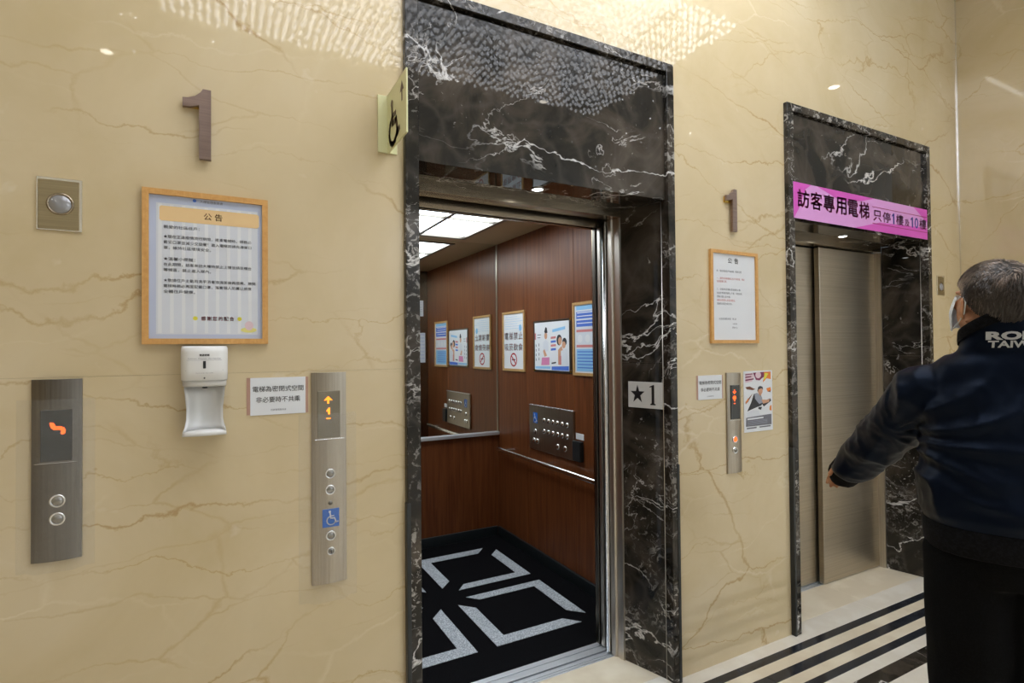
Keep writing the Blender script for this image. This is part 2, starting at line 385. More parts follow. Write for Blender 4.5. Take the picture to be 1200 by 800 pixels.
# right end wall (a thick pier), then the bay with the curtained window
wr = MB().bx(4.5+.03, 6.2, -.40, .24, 0, ZC, M['floor_base']).build('wall_right'); wall_right = struct(wr)
for z0, z1 in ((0, 1.6), (1.6, ZC)):
    MB().bx(4.5, 4.53, -.40, 0, z0+.001, z1-.001, M['beige_end'], .001).build('marble_panel', wall_right)
    MB().bx(4.5, 6.2, -.43, -.40, z0+.001, z1-.001, M['beige_end'], .001).build('marble_panel', wall_right)
struct(MB().bx(4.494, 4.5, -.006, 0, 0, ZC, M['bright']).build('trim_1'))
struct(MB().bx(6.2, 6.4, YB, -.40, 0, ZC, M['white_wall']).build('wall_bay'))
struct(MB().bx(XL-.1, XL, YB, .24, 0, ZC, M['beige_end']).build('wall_left'))
struct(MB().bx(XL, XR+.2, YB-.1, YB, 0, ZC, M['white_wall']).build('wall_back'))
CH = (-.30, 2.87, -1.95, -.45)                   # chandelier rectangle on the ceiling
struct(MB().bx(XL, XR+.2, YB, .24, ZC, ZC+.1, M['plaster']).build('ceiling'))

# ------------------------------------------------------------------ lift portals
def portal(p, marble=True):
    D = struct(empty(p['n'], ((p['o0']+p['o1'])/2, 0, 0)))
    dk = M['dark']; pr = -.022
    MB().bx(p['o0'], p['i0'], pr, .03, 0, TOP, M['dark_trim'], .002).build('side_trim', D)
    MB().bx(p['i1'], p['o1'], pr, .03, 0, TOP, M['dark_trim'], .002).build('side_trim', D)
    MB().bx(p['i0'], p['i1'], pr, .03, LT+.006, TOP, M['dark_trim'], .002).build('top_trim', D)
    MB().bx(p['i0']+.001, p['i1']-.001, -.004, .03, LB, LT, dk, .001).build('lintel_panel', D)
    MB().bx(p['i0'], p['i1'], .012, .03, LT, LT+.006, M['black']).build('shadow_gap', D)
    for a, b_ in ((p['o0']-.003, p['o0']+.012), (p['o1']-.012, p['o1']+.003)):     # corner guards low on the trim
        MB().bx(a, b_, pr-.003, 0, 0, .975, M['blackplastic'], .001).build('corner_guard', D)
    for s, a, b_ in ((1, p['i0'], p['j0']), (-1, p['i1'], p['j1'])):               # splayed jamb panels, a joint at 1.435
        for z0, z1 in ((0, 1.4345), (1.4355, LB)):
            q = MB(); q.prism(Fr((0, 0, z0), (1, 0, 0), (0, 1, 0)), [(a, .03), (b_, JY), (b_-.03*s, JY), (a-.03*s, .03)], 0, z1-z0, dk)
            q.build('jamb_panel', D)
        MB().tube([(a, .026, 0), (a, .026, LB)], .002, M['steel_v'], 6).build('edge_strip', D)
    q = MB(); q.prism(Fr((0, 0, LB), (1, 0, 0), (0, 1, 0)), [(p['i0'], .0), (p['i1'], .0), (p['j1'], JY), (p['j0'], JY)], .001, .03, dk); q.build('soffit_panel', D)
    # stainless frame
    for s, a, b_ in ((1, p['j0'], p['c0']), (-1, p['j1'], p['c1'])):
        F = Fr((0, 0, 0), (1, 0, 0), (0, 1, 0))
        q = MB(); q.prism(F, [(a, JY), (a+.010*s, JY), (a+.014*s, JY+.042), (b_-.001*s, JY+.044), (b_, FY), (b_-.07*s, FY), (b_-.07*s, JY+.002)], 0, 2.138, M['steel_v']); q.build('frame_post', D)
    q = MB(); q.bx(p['j0'], p['j1'], JY, FY, 2.14, 2.30, M['bronze'], .001); q.build('frame_header', D)
    # aluminium sill with grooves
    q = MB()
    for y0, y1 in ((.293, .303), (.3065, .319), (.323, .346)): q.bx(p['c0']-.3, p['c1']+.3, y0, y1, -.03, -.0005, M['alu'], .0008)
    q.bx(p['c0']-.3, p['c1']+.3, .293, .346, -.04, -.012, M['black']); q.build('sill', D)
    q = MB(); q.bx(p['o0'], p['o1'], .24, FY+.1, 2.30, 2.5, M['black']); q.build('track_cover', D)
    return D
D1 = portal(PORT[0]); D2 = portal(PORT[1])
# backing walls between the openings behind the jambs (shaft fronts)
for D, p in ((D1, PORT[0]), (D2, PORT[1])):
    for s, a in ((1, p['c0']-.075), (-1, p['c1']+.075)):
        MB().bx(min(a, a-.06*s), max(a, a-.06*s), .242, .314, 0, 2.138, M['black']).build('frame_return', D)
    spot = (1.186, .112, LB) if p is PORT[0] else (3.361, .126, LB)
    F = Fr(spot, (1, 0, 0), (0, -1, 0))
    q = MB(); q.lathe(F, 0, 0, [(.028, -.002), (.030, .003), (.024, .003), (.022, -.001)], M['bright'], 20)
    q.disc(F, 0, 0, .022, .0005, M['lamp_cool']); q.build('soffit_light', D)
# landing doors of lift 1 (open, stacked to the right) and of lift 2 (shut)
def dpanel(D, x0, x1, y0, y1, mat, name='door_panel'):
    MB().bx(x0, x1, y0, y1, .006, 2.134, M[mat], .003, 2).build(name, D)
dpanel(D1, 1.697, 2.22, .318, .342, 'bright')
q = MB(); q.tube([(1.697, .329, .008), (1.697, .329, 2.13)], .008, M['bright'], 10); q.build('door_edge', D1)
dpanel(D2, 2.745, 3.40, .326, .350, 'door_steel'); dpanel(D2, 3.364, 3.978, .280, .314, 'door_steel')
MB().bx(2.6, 4.1, .36, .37, 0, 2.3, M['black']).build('shaft_back', D2)
# star plate on the right jamb of lift 1
jv = Vector((PORT[0]['i1']-PORT[0]['j1'], -.239+.03, 0)).normalized()
JF = Fr((PORT[0]['j1'], JY, 0), jv, (0, 0, 1))
st = empty('star_plate', JF.p(.128, 1.282, 0)); tag(st, 'small grey plate with black star and numeral 1 on dark marble jamb', 'sign')
MB().box(JF, .036, .220, 1.2205, 1.343, .0005, .004, M['plate_star'], .0008).build('plate', st)
q = MB()
q.flat(JF, [(.088+(.040 if k % 2 == 0 else .0155)*math.sin(k*math.pi/5), 1.284+(.046 if k % 2 == 0 else .0178)*math.cos(k*math.pi/5)) for k in range(10)], .0048, M['starblack'])
q.build('star', st, recalc=False)
q = MB(); q.flat(JF, [(.156, 1.237), (.184, 1.237), (.184, 1.242), (.177, 1.245), (.177, 1.330), (.171, 1.330), (.152, 1.322), (.152, 1.318), (.163, 1.320), (.163, 1.245), (.156, 1.242)], .0048, M['starblack']); q.build('numeral', st, recalc=False)

# ------------------------------------------------------------------ lift car
X0, X1, CY0, CY1, CZ = .36, 2.015, .436, 2.15, 2.36
car = empty('elevator_car', (1.19, 1.29, 0)); tag(car, 'open elevator car panelled in dark reddish wood with mirror and black carpet', 'elevator')
MB().bx(X0, X1, CY0, CY1, -.03, 0, M['carpet']).build('carpet', car)
def cpanel(x0, x1, y0, y1, z0, z1, mat='wood', name='wood_panel'): MB().bx(x0, x1, y0, y1, z0, z1, M[mat], .0015).build(name, car)
ys = [CY0, 1.055, 1.665, CY1]
for a, b_ in zip(ys, ys[1:]):
    e_ = .02 if b_ == CY1 else 0
    cpanel(X1, X1+.02, a+.0008, b_-.0008+e_, .0, CZ); cpanel(X0-.02, X0, a+.0008, b_-.0008+e_, .0, CZ)
MB().bx(X0-.04, X1+.04, CY1+.021, CY1+.04, -.03, CZ+.1, M['black']).bx(X1+.021, X1+.04, CY0, CY1+.04, -.03, CZ+.1, M['black']).bx(X0-.04, X0-.021, CY0, CY1+.04, -.03, CZ+.1, M['black']).build('car_shell', car)
cpanel(X0, 1.19, CY1, CY1+.02, 0, .812); cpanel(1.19, X1, CY1, CY1+.02, 0, .812)
MB().bx(X0, X1-.004, CY1-.001, CY1+.012, .838, CZ, M['mirror']).build('mirror', car)
MB().bx(X0, X1, CY1-.028, CY1+.01, .812, .838, M['alu'], .003, 2).build('mirror_ledge', car)
MB().bx(X1-.007, X1, CY1-.012, CY1-.001, .838, CZ, M['panel_steel'], .001).build('mirror_edge', car)
q = MB(); q.bx(X1-.018, X1, CY0, CY1-.02, .0, .075, M['blackplastic'], .002); q.bx(X0, X1-.018, CY1-.018, CY1, .0, .075, M['blackplastic'], .002); q.bx(X0, X0+.018, CY0, CY1-.02, 0, .075, M['blackplastic'], .002); q.build('kick_board', car)
# front return panels, header, sill, car doors
cpanel(1.720, X1, CY0, CY0+.025, .0, CZ, 'bronze', 'return_panel'); cpanel(X0, .70, CY0, CY0+.025, .0, CZ, 'bronze', 'return_panel')
cpanel(.70, 1.720, CY0, CY0+.025, 2.12, CZ, 'bronze', 'car_header')
q = MB(); q.bx(.30, 2.06, .358, .368, 2.108, 2.40, M['bronze'], .001).bx(.30, 2.06, .368, CY0, 2.14, 2.40, M['black']); q.build('door_track', car)
q = MB()
for y0, y1 in ((.358, .399), (.405, .436)): q.bx(.40, 1.98, y0, y1, -.03, -.0005, M['alu'], .0008)
q.bx(.4, 1.98, .361, .436, -.04, -.012, M['black']); q.build('car_sill', car)
for i, (y0, y1, x) in enumerate(((.372, .396, 1.706), (.404, .428, 1.700))): MB().bx(x, x+.30, y0, y1, .006, 2.12, M['panel_dark'] if i else M['steel_v'], .003, 2).build('car_door', car)
# ceiling with recessed diffusers
q = MB(); LX0, LX1, LY0, LY1 = .70, 1.69, .70, 2.05
q.bx(X0-.02, LX0, CY0, CY1+.02, CZ, CZ+.02, M['tan']).bx(LX1, X1+.02, CY0, CY1+.02, CZ, CZ+.02, M['tan']).bx(LX0, LX1, CY0, LY0, CZ, CZ+.02, M['tan']).bx(LX0, LX1, LY1, CY1, CZ, CZ+.02, M['tan'])
q.build('ceiling_border', car)
q = MB(); t_ = .032
q.bx(LX0, LX0+t_, LY0, LY1, CZ-.006, CZ+.02, M['panel_dark']).bx(LX1-t_, LX1, LY0, LY1, CZ-.006, CZ+.02, M['panel_dark']).bx(LX0, LX1, LY0, LY0+t_, CZ-.006, CZ+.02, M['panel_dark']).bx(LX0, LX1, LY1-t_, LY1, CZ-.006, CZ+.02, M['panel_dark'])
for xx in (1.315,): q.bx(xx-.013, xx+.013, LY0, LY1, CZ-.002, CZ+.014, M['panel_dark'])
for yy in (1.02, 1.485): q.bx(LX0, LX1, yy-.007, yy+.007, CZ-.002, CZ+.014, M['panel_dark'])
q.build('light_grid', car)
yy = [LY0, 1.02, 1.485, LY1]
for a, b_ in zip(yy, yy[1:]):
    for c, d in ((LX0, 1.315), (1.315, LX1)): MB().bx(c+.002, d-.002, a+.002, b_-.002, CZ+.012, CZ+.018, M['led_car']).build('light_diffuser', car)
MB().bx(X0-.02, X1+.02, CY0, CY1+.02, CZ+.06, CZ+.08, M['black']).build('car_roof', car)
# handrail on the right wall
hr = MB().bx(1.945, 1.967, .60, 2.06, .700, .732, M['bright'], .010, 3).build('handrail', car)
for y_ in (.75, 1.35, 1.95): MB().bx(1.966, X1, y_-.012, y_+.012, .710, .724, M['bright'], .002).build('rail_bracket', hr)
# carpet inlays: four squares, each of two mitred L shapes
def mirr(pts, sx, sy):
    cx, cy = 1.19, 1.288
    return [(cx+(x-cx)*sx, cy+(y_-cy)*sy) for x, y_ in pts]
La = [(1.244, 1.160), (1.244, .647), (1.762, .647), (1.690, .727), (1.322, .727), (1.322, 1.078)]
Lb = [(1.327, 1.232), (1.842, 1.232), (1.842, .720), (1.765, .800), (1.765, 1.165), (1.385, 1.165)]
FL = Fr((0, 0, 0), (1, 0, 0), (0, 1, 0))
for sx in (1, -1):
    for sy in (1, -1):
        for L_ in (La, Lb): MB().prism(FL, mirr(L_, sx, sy), -.001, .002, M['inlay']).build('carpet_inlay', car)
# operating panel on the right wall
RW = Fr((X1, 0, 0), (0, -1, 0), (0, 0, 1))         # u = -y, n = -x
def ry(y0): return -y0
op = MB().box(RW, -1.612, -1.052, .786, 1.106, 0, .016, M['panel_steel'], .004, 2).build('operating_panel', car)
MB().box(RW, -1.612, -1.052, 1.098, 1.106, .0, .020, M['bright'], .002).build('panel_lip', op)
for r_, z_ in enumerate((1.005, .930)):
    for k in range(6):
        y_ = 1.405 - k*.057
        q = MB(); q.lathe(RW, -y_, z_, [(.017, .016), (.017, .020), (.013, .021), (.012, .0225), (0, .0225)], M['bright'], 14); q.build('floor_button', op)
for y_, z_ in ((1.235, .850), (1.145, .848), (1.525, .915), (1.545, .850), (1.500, .850)):
    q = MB(); q.lathe(RW, -y_, z_, [(.019, .016), (.019, .020), (.014, .022), (0, .0225)], M['bright'], 14); q.build('function_button', op)
q = MB(); q.box(RW, -1.553, -1.494, .975, 1.050, .016, .018, M['blue'], .0005)
def wheelchair(q, fr, u, v, s, n, m, wt=1.0):
    k = s/1.0
    q.disc(fr, u-.12*k, v+.42*k, .085*k, n, m, 12)
    def stroke(pts, wd):
        for (a, b_), (c, d) in zip(pts, pts[1:]):
            dx, dy = c-a, d-b_; L = math.hypot(dx, dy); wd_ = wd*wt; ox, oy = -dy/L*wd_/2, dx/L*wd_/2; ex, ey = dx/L*wd_/2, dy/L*wd_/2
            q.flat(fr, [(u+(a-ex+ox)*k, v+(b_-ey+oy)*k), (u+(a-ex-ox)*k, v+(b_-ey-oy)*k), (u+(c+ex-ox)*k, v+(d+ey-oy)*k), (u+(c+ex+ox)*k, v+(d+ey+oy)*k)], n, m)
    stroke([(-.10, .30), (-.06, -.04), (.20, -.04), (.32, -.36), (.42, -.32)], .085)
    stroke([(-.08, .12), (.14, .12)], .07)
    arc = [(-.02+.30*math.cos(a), -.20+.30*math.sin(a)) for a in [math.radians(115+i*23) for i in range(11)]]
    stroke(arc, .075)
wheelchair(q, RW, -1.525, 1.012, .062, .0186, M['paper']); q.build('wheelchair_sign', op)
q = MB(); q.box(RW, -1.048, -.960, .792, .920, 0, .030, M['blackplastic'], .006, 2); q.build('intercom_box', car)
MB().box(RW, -1.040, -.955, .928, .966, 0, .004, M['paper'], .0006).build('white_label', car)

# ------------------------------------------------------------------ framed and loose papers
def framed(name, fr, u0, u1, v0, v1, label, cat, fw=.016, depth=.016, fmat='oak', base_n=0.0, group=None, paper='paper'):
    E_ = empty(name, fr.p((u0+u1)/2, (v0+v1)/2, base_n)); tag(E_, label, cat, group)
    q = MB(); n0 = base_n+.0005; n1 = base_n+depth; m = M[fmat]
    q.prism(fr, [(u0, v0), (u1, v0), (u1-fw, v0+fw), (u0+fw, v0+fw)], n0, n1, m); q.prism(fr, [(u0, v1), (u0+fw, v1-fw), (u1-fw, v1-fw), (u1, v1)], n0, n1, m)
    q.prism(fr, [(u0, v0), (u0+fw, v0+fw), (u0+fw, v1-fw), (u0, v1)], n0, n1, m); q.prism(fr, [(u1, v0), (u1, v1), (u1-fw, v1-fw), (u1-fw, v0+fw)], n0, n1, m)
    q.build('frame', E_)
    MB().box(fr, u0+fw, u1-fw, v0+fw, v1-fw, n0, base_n+depth*.45, M[paper]).build('sheet', E_)
    return E_, base_n+depth*.45+.0004
# notice left of lift 1
E1, n0 = framed('framed_notice', WALL, -.188, .1365, 1.5245, 1.968, 'wood-framed blue-bordered notice with orange title band above the sanitizer dispenser', 'notice', paper='paper_blue')
q = MB()
q.rect(WALL, -.155, .108, 1.553, 1.930, n0, M['paper_mid'])
for k in range(9): q.rect(WALL, -.150+k*.029, -.141+k*.029, 1.556, 1.927, n0+.0003, M['paper'])
rb = [(-.147, 1.883), (-.143, 1.879), (.107, 1.879), (.112, 1.884), (.112, 1.917), (.107, 1.922), (-.143, 1.922), (-.147, 1.918)]
q.flat(WALL, rb, n0+.0006, M['orange'])
q.disc(WALL, .083, 1.567, .022, n0+.0006, M['yellow2'], 20, .008); q.disc(WALL, .084, 1.580, .012, n0+.0007, M['pinkp'], 14, .014)
q.disc(WALL, -.058, 1.600, .0062, n0+.0006, M['yellow'], 10); q.disc(WALL, .058, 1.600, .0062, n0+.0006, M['yellow'], 10)
q.build('printed_picture', E1, recalc=False)
q = MB()
q.disc(WALL, -.060, 1.945, .005, n0+.0006, M['blue2'], 8); q.text(WALL, '大樓管理委員會', -.046, 1.944, M['ink2'], n0+.0006, height=.008)
q.text(WALL, '公 告', -.012, 1.901, M['brownink'], n0+.0009, height=.021, align='C', bold=.008)
body = [('親愛的社區住戶：', 1.862), ('★現在正逢疫情流行期間，搭乘電梯時，請務必', 1.834), ('戴妥口罩並減少交談喔！進入電梯前請先清潔口', 1.818), ('罩，維持社區環境安全。', 1.802),
        ('★溫馨小提醒：', 1.770), ('在此期間，訪客來訪大樓時禁止上樓並請至櫃台', 1.754), ('等候區，禁止進入梯內。', 1.738),
        ('★敬請住戶主動用洗手消毒液清潔後再搭乘，離開', 1.708), ('電梯時務必再度配戴口罩，落實個人防護以維護', 1.692), ('全體住戶健康。', 1.676)]
for s_, z_ in body: q.text(WALL, s_, -.137, z_, M['ink2'], n0+.0006, height=.0098, width=.2385*len(s_)/22 if len(s_) > 9 else .0112*len(s_), bold=.004)
q.text(WALL, '感謝您的配合', 0, 1.600, M['red'], n0+.0006, height=.0125, align='C', bold=.015, spacing=1.25)
stuff(q.build('lettering', E1, recalc=False))
# notice between the lifts
E2, n0 = framed('framed_notice', WALL, 2.067, 2.402, 1.5215, 1.972, 'wood-framed white notice in black and red print hanging below the right numeral', 'notice', depth=.014)
q = MB()
q.text(WALL, '公  告', 2.228, 1.925, M['ink'], n0+.0004, height=.028, align='C', bold=.012)
for s_, z_, mt in (('致：各位社區住戶及訪客，敬請注意', 1.872, 'ink2'), ('一、請所有搭乘電梯之住戶與訪客，務必', 1.836, 'redlight'), ('全程配戴口罩。', 1.821, 'redlight'), ('二、訪客請先至櫃台登記後再上樓，', 1.783, 'ink2'),
    ('並由訪客專用電梯上下樓。未登記者，', 1.765, 'ink2'), ('恕無法進入本大樓。', 1.747, 'ink2'), ('請配合管理人員量測體溫。', 1.730, 'redlight'), ('感謝您的配合與支持。', 1.713, 'ink2')):
    q.text(WALL, s_, 2.112, z_, M[mt], n0+.0004, height=.0105, cond=1.0)
q.text(WALL, '社區管理委員會   敬 啟', 2.125, 1.640, M['ink2'], n0+.0004, height=.010, cond=1.1); q.text(WALL, '中華民國', 2.235, 1.616, M['ink2'], n0+.0004, height=.007, align='C'); q.text(WALL, '管理中心', 2.235, 1.598, M['ink2'], n0+.0004, height=.009, align='C')
stuff(q.build('lettering', E2, recalc=False))
# small paper notices
def paper_notice(u0, u1, v0, v1, label):
    E_ = empty('paper_notice', WALL.p((u0+u1)/2, (v0+v1)/2, 0)); tag(E_, label, 'notice')
    MB().box(WALL, u0, u1, v0, v1, .0005, .0028, M['paper'], .0004).build('sheet', E_)
    W_ = u1-u0; H_ = v1-v0; cx = (u0+u1)/2; q = MB()
    q.text(WALL, '電梯為密閉式空間', cx, v0+H_*.70, M['ink'], .0033, width=W_*.92, height=H_*.155, align='C', bold=.004)
    q.text(WALL, '非必要時不共乘', cx, v0+H_*.41, M['ink'], .0033, width=W_*.80, height=H_*.155, align='C', bold=.004)
    q.text(WALL, '社區管理委員會', cx, v0+H_*.13, M['ink2'], .0033, width=W_*.28, height=H_*.05, align='C'); stuff(q.build('lettering', E_, recalc=False))
    q = MB(); q.box(WALL, u0-.010, u0+.0003, v0+.002, v1+.001, .0004, .0015, M['tape']); q.build('tape', E_)
    q = MB(); q.box(WALL, u1-.0003, u1+.008, v0+.001, v1, .0004, .0015, M['tape']); q.build('tape', E_)
paper_notice(.087, .2465, 1.305, 1.420, 'white two-line paper notice taped between the sanitizer dispenser and the tall call panel')
paper_notice(1.984, 2.143, 1.2555, 1.3695, 'white two-line paper notice taped below the white framed notice beside the narrow call panel')
# colour poster on the wall right of narrow call panel
E4 = empty('wall_poster', WALL.p(2.404, 1.23, 0)); tag(E4, 'small colourful film-style poster of a man fighting, right of the narrow call panel', 'poster')
MB().box(WALL, 2.297, 2.511, 1.078, 1.382, .0005, .0025, M['paper']).build('sheet', E4)
q = MB(); PX = lambda a: 2.297+.214*a; PY = lambda b_: 1.382-.304*b_
def pg(pts, mt, k=1): q.flat(WALL, [(PX(a), PY(b_)) for a, b_ in pts][::-1], .0025+.0004*k, M[mt])
def el(a, b_, ra, rb_, mt, k=1): q.disc(WALL, PX(a), PY(b_), .214*ra, .0025+.0004*k, M[mt], 16, .304*rb_)
pg([(.06, .035), (.30, .03), (.36, .10), (.28, .17), (.05, .19)], 'pinkp'); pg([(.05, .05), (.30, .04), (.30, .055), (.05, .065)], 'maroon', 2); pg([(.05, .09), (.26, .08), (.26, .10), (.05, .11)], 'maroon', 2); pg([(.05, .135), (.34, .12), (.34, .14), (.05, .16)], 'maroon', 2)
pg([(.32, .03), (.70, .02), (.72, .10), (.62, .13), (.55, .16), (.42, .15)], 'maroon'); el(.50, .07, .10, .055, 'pinkp', 2)
pg([(.70, .02), (.95, .02), (.95, .15), (.80, .13), (.66, .20), (.70, .11)], 'orangered'); pg([(.74, .04), (.86, .05), (.78, .12), (.68, .16)], 'yellow', 2)
pg([(.05, .26), (.20, .25), (.34, .29), (.40, .30), (.30, .315), (.10, .295)], 'brownink'); pg([(.78, .30), (.93, .28), (.96, .34), (.84, .36)], 'orangered'); pg([(.84, .35), (.93, .33), (.93, .37)], 'brownink', 2)
pg([(.05, .50), (.20, .42), (.30, .37), (.14, .50), (.05, .54)], 'brownink'); pg([(.06, .50), (.14, .44), (.16, .47), (.07, .53)], 'orangered', 2)
pg([(.34, .38), (.45, .365), (.60, .42), (.66, .52), (.60, .58), (.44, .60), (.20, .64), (.10, .66), (.24, .52)], 'ink'); pg([(.36, .38), (.46, .365), (.62, .44), (.66, .53), (.52, .55), (.38, .46)], 'greyink', 2)
pg([(.60, .48), (.80, .49), (.90, .48), (.86, .53), (.66, .55)], 'skinink', 3); pg([(.62, .55), (.72, .50), (.92, .47), (.95, .51), (.80, .56), (.68, .60)], 'ink', 2); pg([(.50, .60), (.62, .60), (.58, .65), (.48, .63)], 'ink', 2)
el(.565, .335, .085, .060, 'skinink', 2); pg([(.46, .33), (.49, .27), (.56, .25), (.65, .27), (.66, .32), (.60, .29), (.50, .31), (.48, .35)], 'ink', 3); pg([(.52, .38), (.60, .38), (.60, .41), (.53, .41)], 'skinink', 2)
pg([(.08, .68), (.30, .64), (.50, .66), (.56, .74), (.10, .76)], 'paper_mid'); pg([(.90, .60), (.96, .58), (.96, .68), (.88, .66)], 'orangered')
pg([(.06, .76), (.95, .73), (.95, .905), (.05, .905)], 'ink2', 2); pg([(.10, .775), (.66, .765), (.66, .79), (.10, .80)], 'paper', 3)
for k in range(4): pg([(.10, .82+.02*k), (.80, .81+.02*k), (.80, .818+.02*k), (.10, .828+.02*k)], 'greyink', 3)
pg([(.08, .925), (.42, .922), (.42, .945), (.08, .948)], 'ink2'); pg([(.52, .922), (.92, .918), (.92, .940), (.52, .943)], 'ink2')
q.build('printed_picture', E4, recalc=False)

# ------------------------------------------------------------------ numerals
def numeral(x, label):
    pts = [(0, 0), (.031, 0), (.031, .207), (.010, .207)]
    pts += [(.004, .196), (-.010, .183), (-.028, .175), (-.042, .173), (-.042, .148), (-.020, .150), (0, .157)]
    F = Fr((x, 0, 2.067), (1, 0, 0), (0, 0, 1)); E_ = empty('wall_numeral', F.p(0, .1, 0)); tag(E_, label, 'numeral', 'bronze floor numerals')
    MB().prism(F, pts, .008, .022, M['numeral']).build('numeral', E_)
    MB().box(F, -.040, .024, .141 if x > 1 else .152, .170, .0003, .008, M['brass']).build('brass_spacer', E_); MB().box(F, .008, .022, .02, .05, .0003, .008, M['brass']).build('brass_spacer', E_)  # right numeral's upper spacer reaches lower, imitating a yellow reflection below the flag
numeral(-.048, 'bronze numeral 1 on the marble above the notice with the orange title band')
numeral(2.214, 'bronze numeral 1 on the marble above the white framed notice between the elevators')
# ------------------------------------------------------------------ square plates with round lens
def lens_plate(u0, u1, v0, v1, cv, label):
    E_ = empty('wall_plate', WALL.p((u0+u1)/2, (v0+v1)/2, 0)); tag(E_, label, 'wall plate')
    MB().box(WALL, u0, u1, v0, v1, .0005, .005, M['edge'], .001).build('plate_rim_highlight', E_)
    MB().box(WALL, u0+.0035, u1-.006, v0+.003, v1-.0065, .003, .0065, M['plate'], .0015).build('plate', E_)  # inset leaves the pale rim wider at top and right as a highlight
    cu_ = (u0+u1)/2+.002; r = .030
    q = MB(); q.lathe(WALL, cu_, cv, [(r, .0066), (r*.98, .0085), (r*.86, .0090), (r*.80, .0070)], M['bronze'], 28); q.lathe(WALL, cu_, cv, [(r*.80, .0070), (r*.6, .0110), (r*.3, .0130), (0, .0135)], M['lens'], 28); q.build('lens', E_)
lens_plate(-.421, -.324, 1.828, 1.969, 1.899, 'square bronze plate with round grey lens, far left of the wall')
lens_plate(4.176, 4.272, 1.834, 1.965, 1.890, 'bronze plate with round lens between the right elevator and the end wall')
# ------------------------------------------------------------------ projecting wheelchair sign
SG = empty('projecting_sign', (.515, 0, 2.28)); tag(SG, 'ivory projecting sign with brown wheelchair symbol beside the left elevator portal', 'sign')
MB().box(WALL, .482, .549, 2.179, 2.376, .0005, .007, M['sign'], .001).build('back_plate', SG)
BL = Fr((.515, 0, 0), (0, -1, 0), (0, 0, 1))       # faces -x
MB().box(BL, .004, .222, 2.176, 2.378, -.005, .001, M['sign'], .001).build('blade', SG)
q = MB(); wheelchair(q, BL, .085, 2.262, .15, .0018, M['sign_dark'], 1.6)
q2 = MB()
q2.flat(BL, [(.160, 2.322), (.176, 2.322), (.176, 2.290), (.186, 2.290), (.186, 2.322), (.200, 2.322), (.181, 2.356)], .0018, M['sign_dark'])
q.build('wheelchair_symbol', SG, recalc=False); q2.build('arrow_symbol', SG, recalc=False)

# ------------------------------------------------------------------ call panels
def arc_plate(u0, u1, v0, v1, ne, nm, m, k=10):
    q = MB(); pts = []
    R_ = [[], []]
    for i, vv in enumerate((v0, v1)):
        row = [WALL.p(u0, vv, .0005)]
        for j in range(k+1):
            a = j/k; row.append(WALL.p(u0+(u1-u0)*a, vv, ne+(nm-ne)*(1-(2*a-1)**2)))
        row.append(WALL.p(u1, vv, .0005)); R_[i] = row
    q.rings(R_, m, True, False); return q
def hall_panel(u0, u1, v0, v1, label, plate, disp, dmat, glyph, buttons, film=True, led='led_org', film_box=None):
    E_ = empty('call_panel', WALL.p((u0+u1)/2, (v0+v1)/2, 0)); tag(E_, label, 'call panel')
    arc_plate(u0, u1, v0, v1, .008, .017, M[plate]).build('face_plate', E_)
    du0, du1, dv0, dv1 = disp
    dp = MB().box(WALL, du0, du1, dv0, dv1, .010, .0175, M[dmat], .001).build('display', E_)
    q = MB(); glyph(q, .0181, M[led]); q.build('lit_symbols', dp, recalc=False)
    MB().box(WALL, u0+.008, u1-.008, dv0-.006, dv0-.0042, .010, .0172, M['bright'], .0005).build('seam', E_)
    for bu, bv, br, kind in buttons:
        q = MB()
        if kind == 'wc':
            q.box(WALL, bu-br, bu+br, bv-br*1.12, bv+br*1.12, .012, .0182, M['blue'], .0005); wheelchair(q, WALL, bu+.002, bv+.001, br*1.75, .0188, M['paper']); q.build('wheelchair_sign', E_); continue
        ring = M['bright'] if kind != 'lit' else M['led_red']
        if kind == 'dot': q.lathe(WALL, bu, bv, [(br, .012), (br, .018), (0, .0183)], M['panel_dark'], 14); q.build('sensor', E_); continue
        q.lathe(WALL, bu, bv, [(br, .012), (br, .0195), (br*.84, .0205), (br*.70, .0190)], M['bright'], 20)
        q.lathe(WALL, bu, bv, [(br*.70, .0190), (br*.62, .0212), (0, .0216)], M['led_red'] if kind == 'lit' else M['button'], 20)
        if kind == 'key': q.box(WALL, bu-.002, bu+.002, bv-.006, bv+.006, .0215, .0226, M['black'])
        q.build('button', E_)
    if film_box:
        a, b_, c, d = film_box; q = MB(); N = 14; R_ = []
        for i in range(N+1):
            vv = c+(d-c)*i/N; row = []
            for j in range(9):
                uu = a+(b_-a)*j/8; inside = u0-.004 <= uu <= u1+.004
                row.append(WALL.p(uu, vv, (.024 if inside else .0012)+.0008*noise.noise(Vector((uu*30, vv*30, 1)))))
            R_.append(row)
        q.rings(R_, M['film'], False, True, False); q.build('plastic_film', E_)
    return E_
def arrow_up(q, cu, cv, s, n, m, sg=1):
    q.flat(WALL, [(cu-s, cv), (cu, cv+sg*s), (cu+s, cv), (cu+s*.45, cv), (cu, cv+sg*s*.42), (cu-s*.45, cv)], n, m); q.rect(WALL, cu-s*.22, cu+s*.22, cv-(s*.75 if sg > 0 else -s*.0), cv+(s*.6 if sg > 0 else s*.75), n, m)
def g_mid(q, n, m):
    arrow_up(q, .3135, 1.342, .0135, n, m); q.flat(WALL, [(.319, 1.318), (.315, 1.318), (.308, 1.309), (.308, 1.306), (.313, 1.307), (.313, 1.297), (.319, 1.297)], n, m); q.rect(WALL, .308, .321, 1.282, 1.286, n, m)
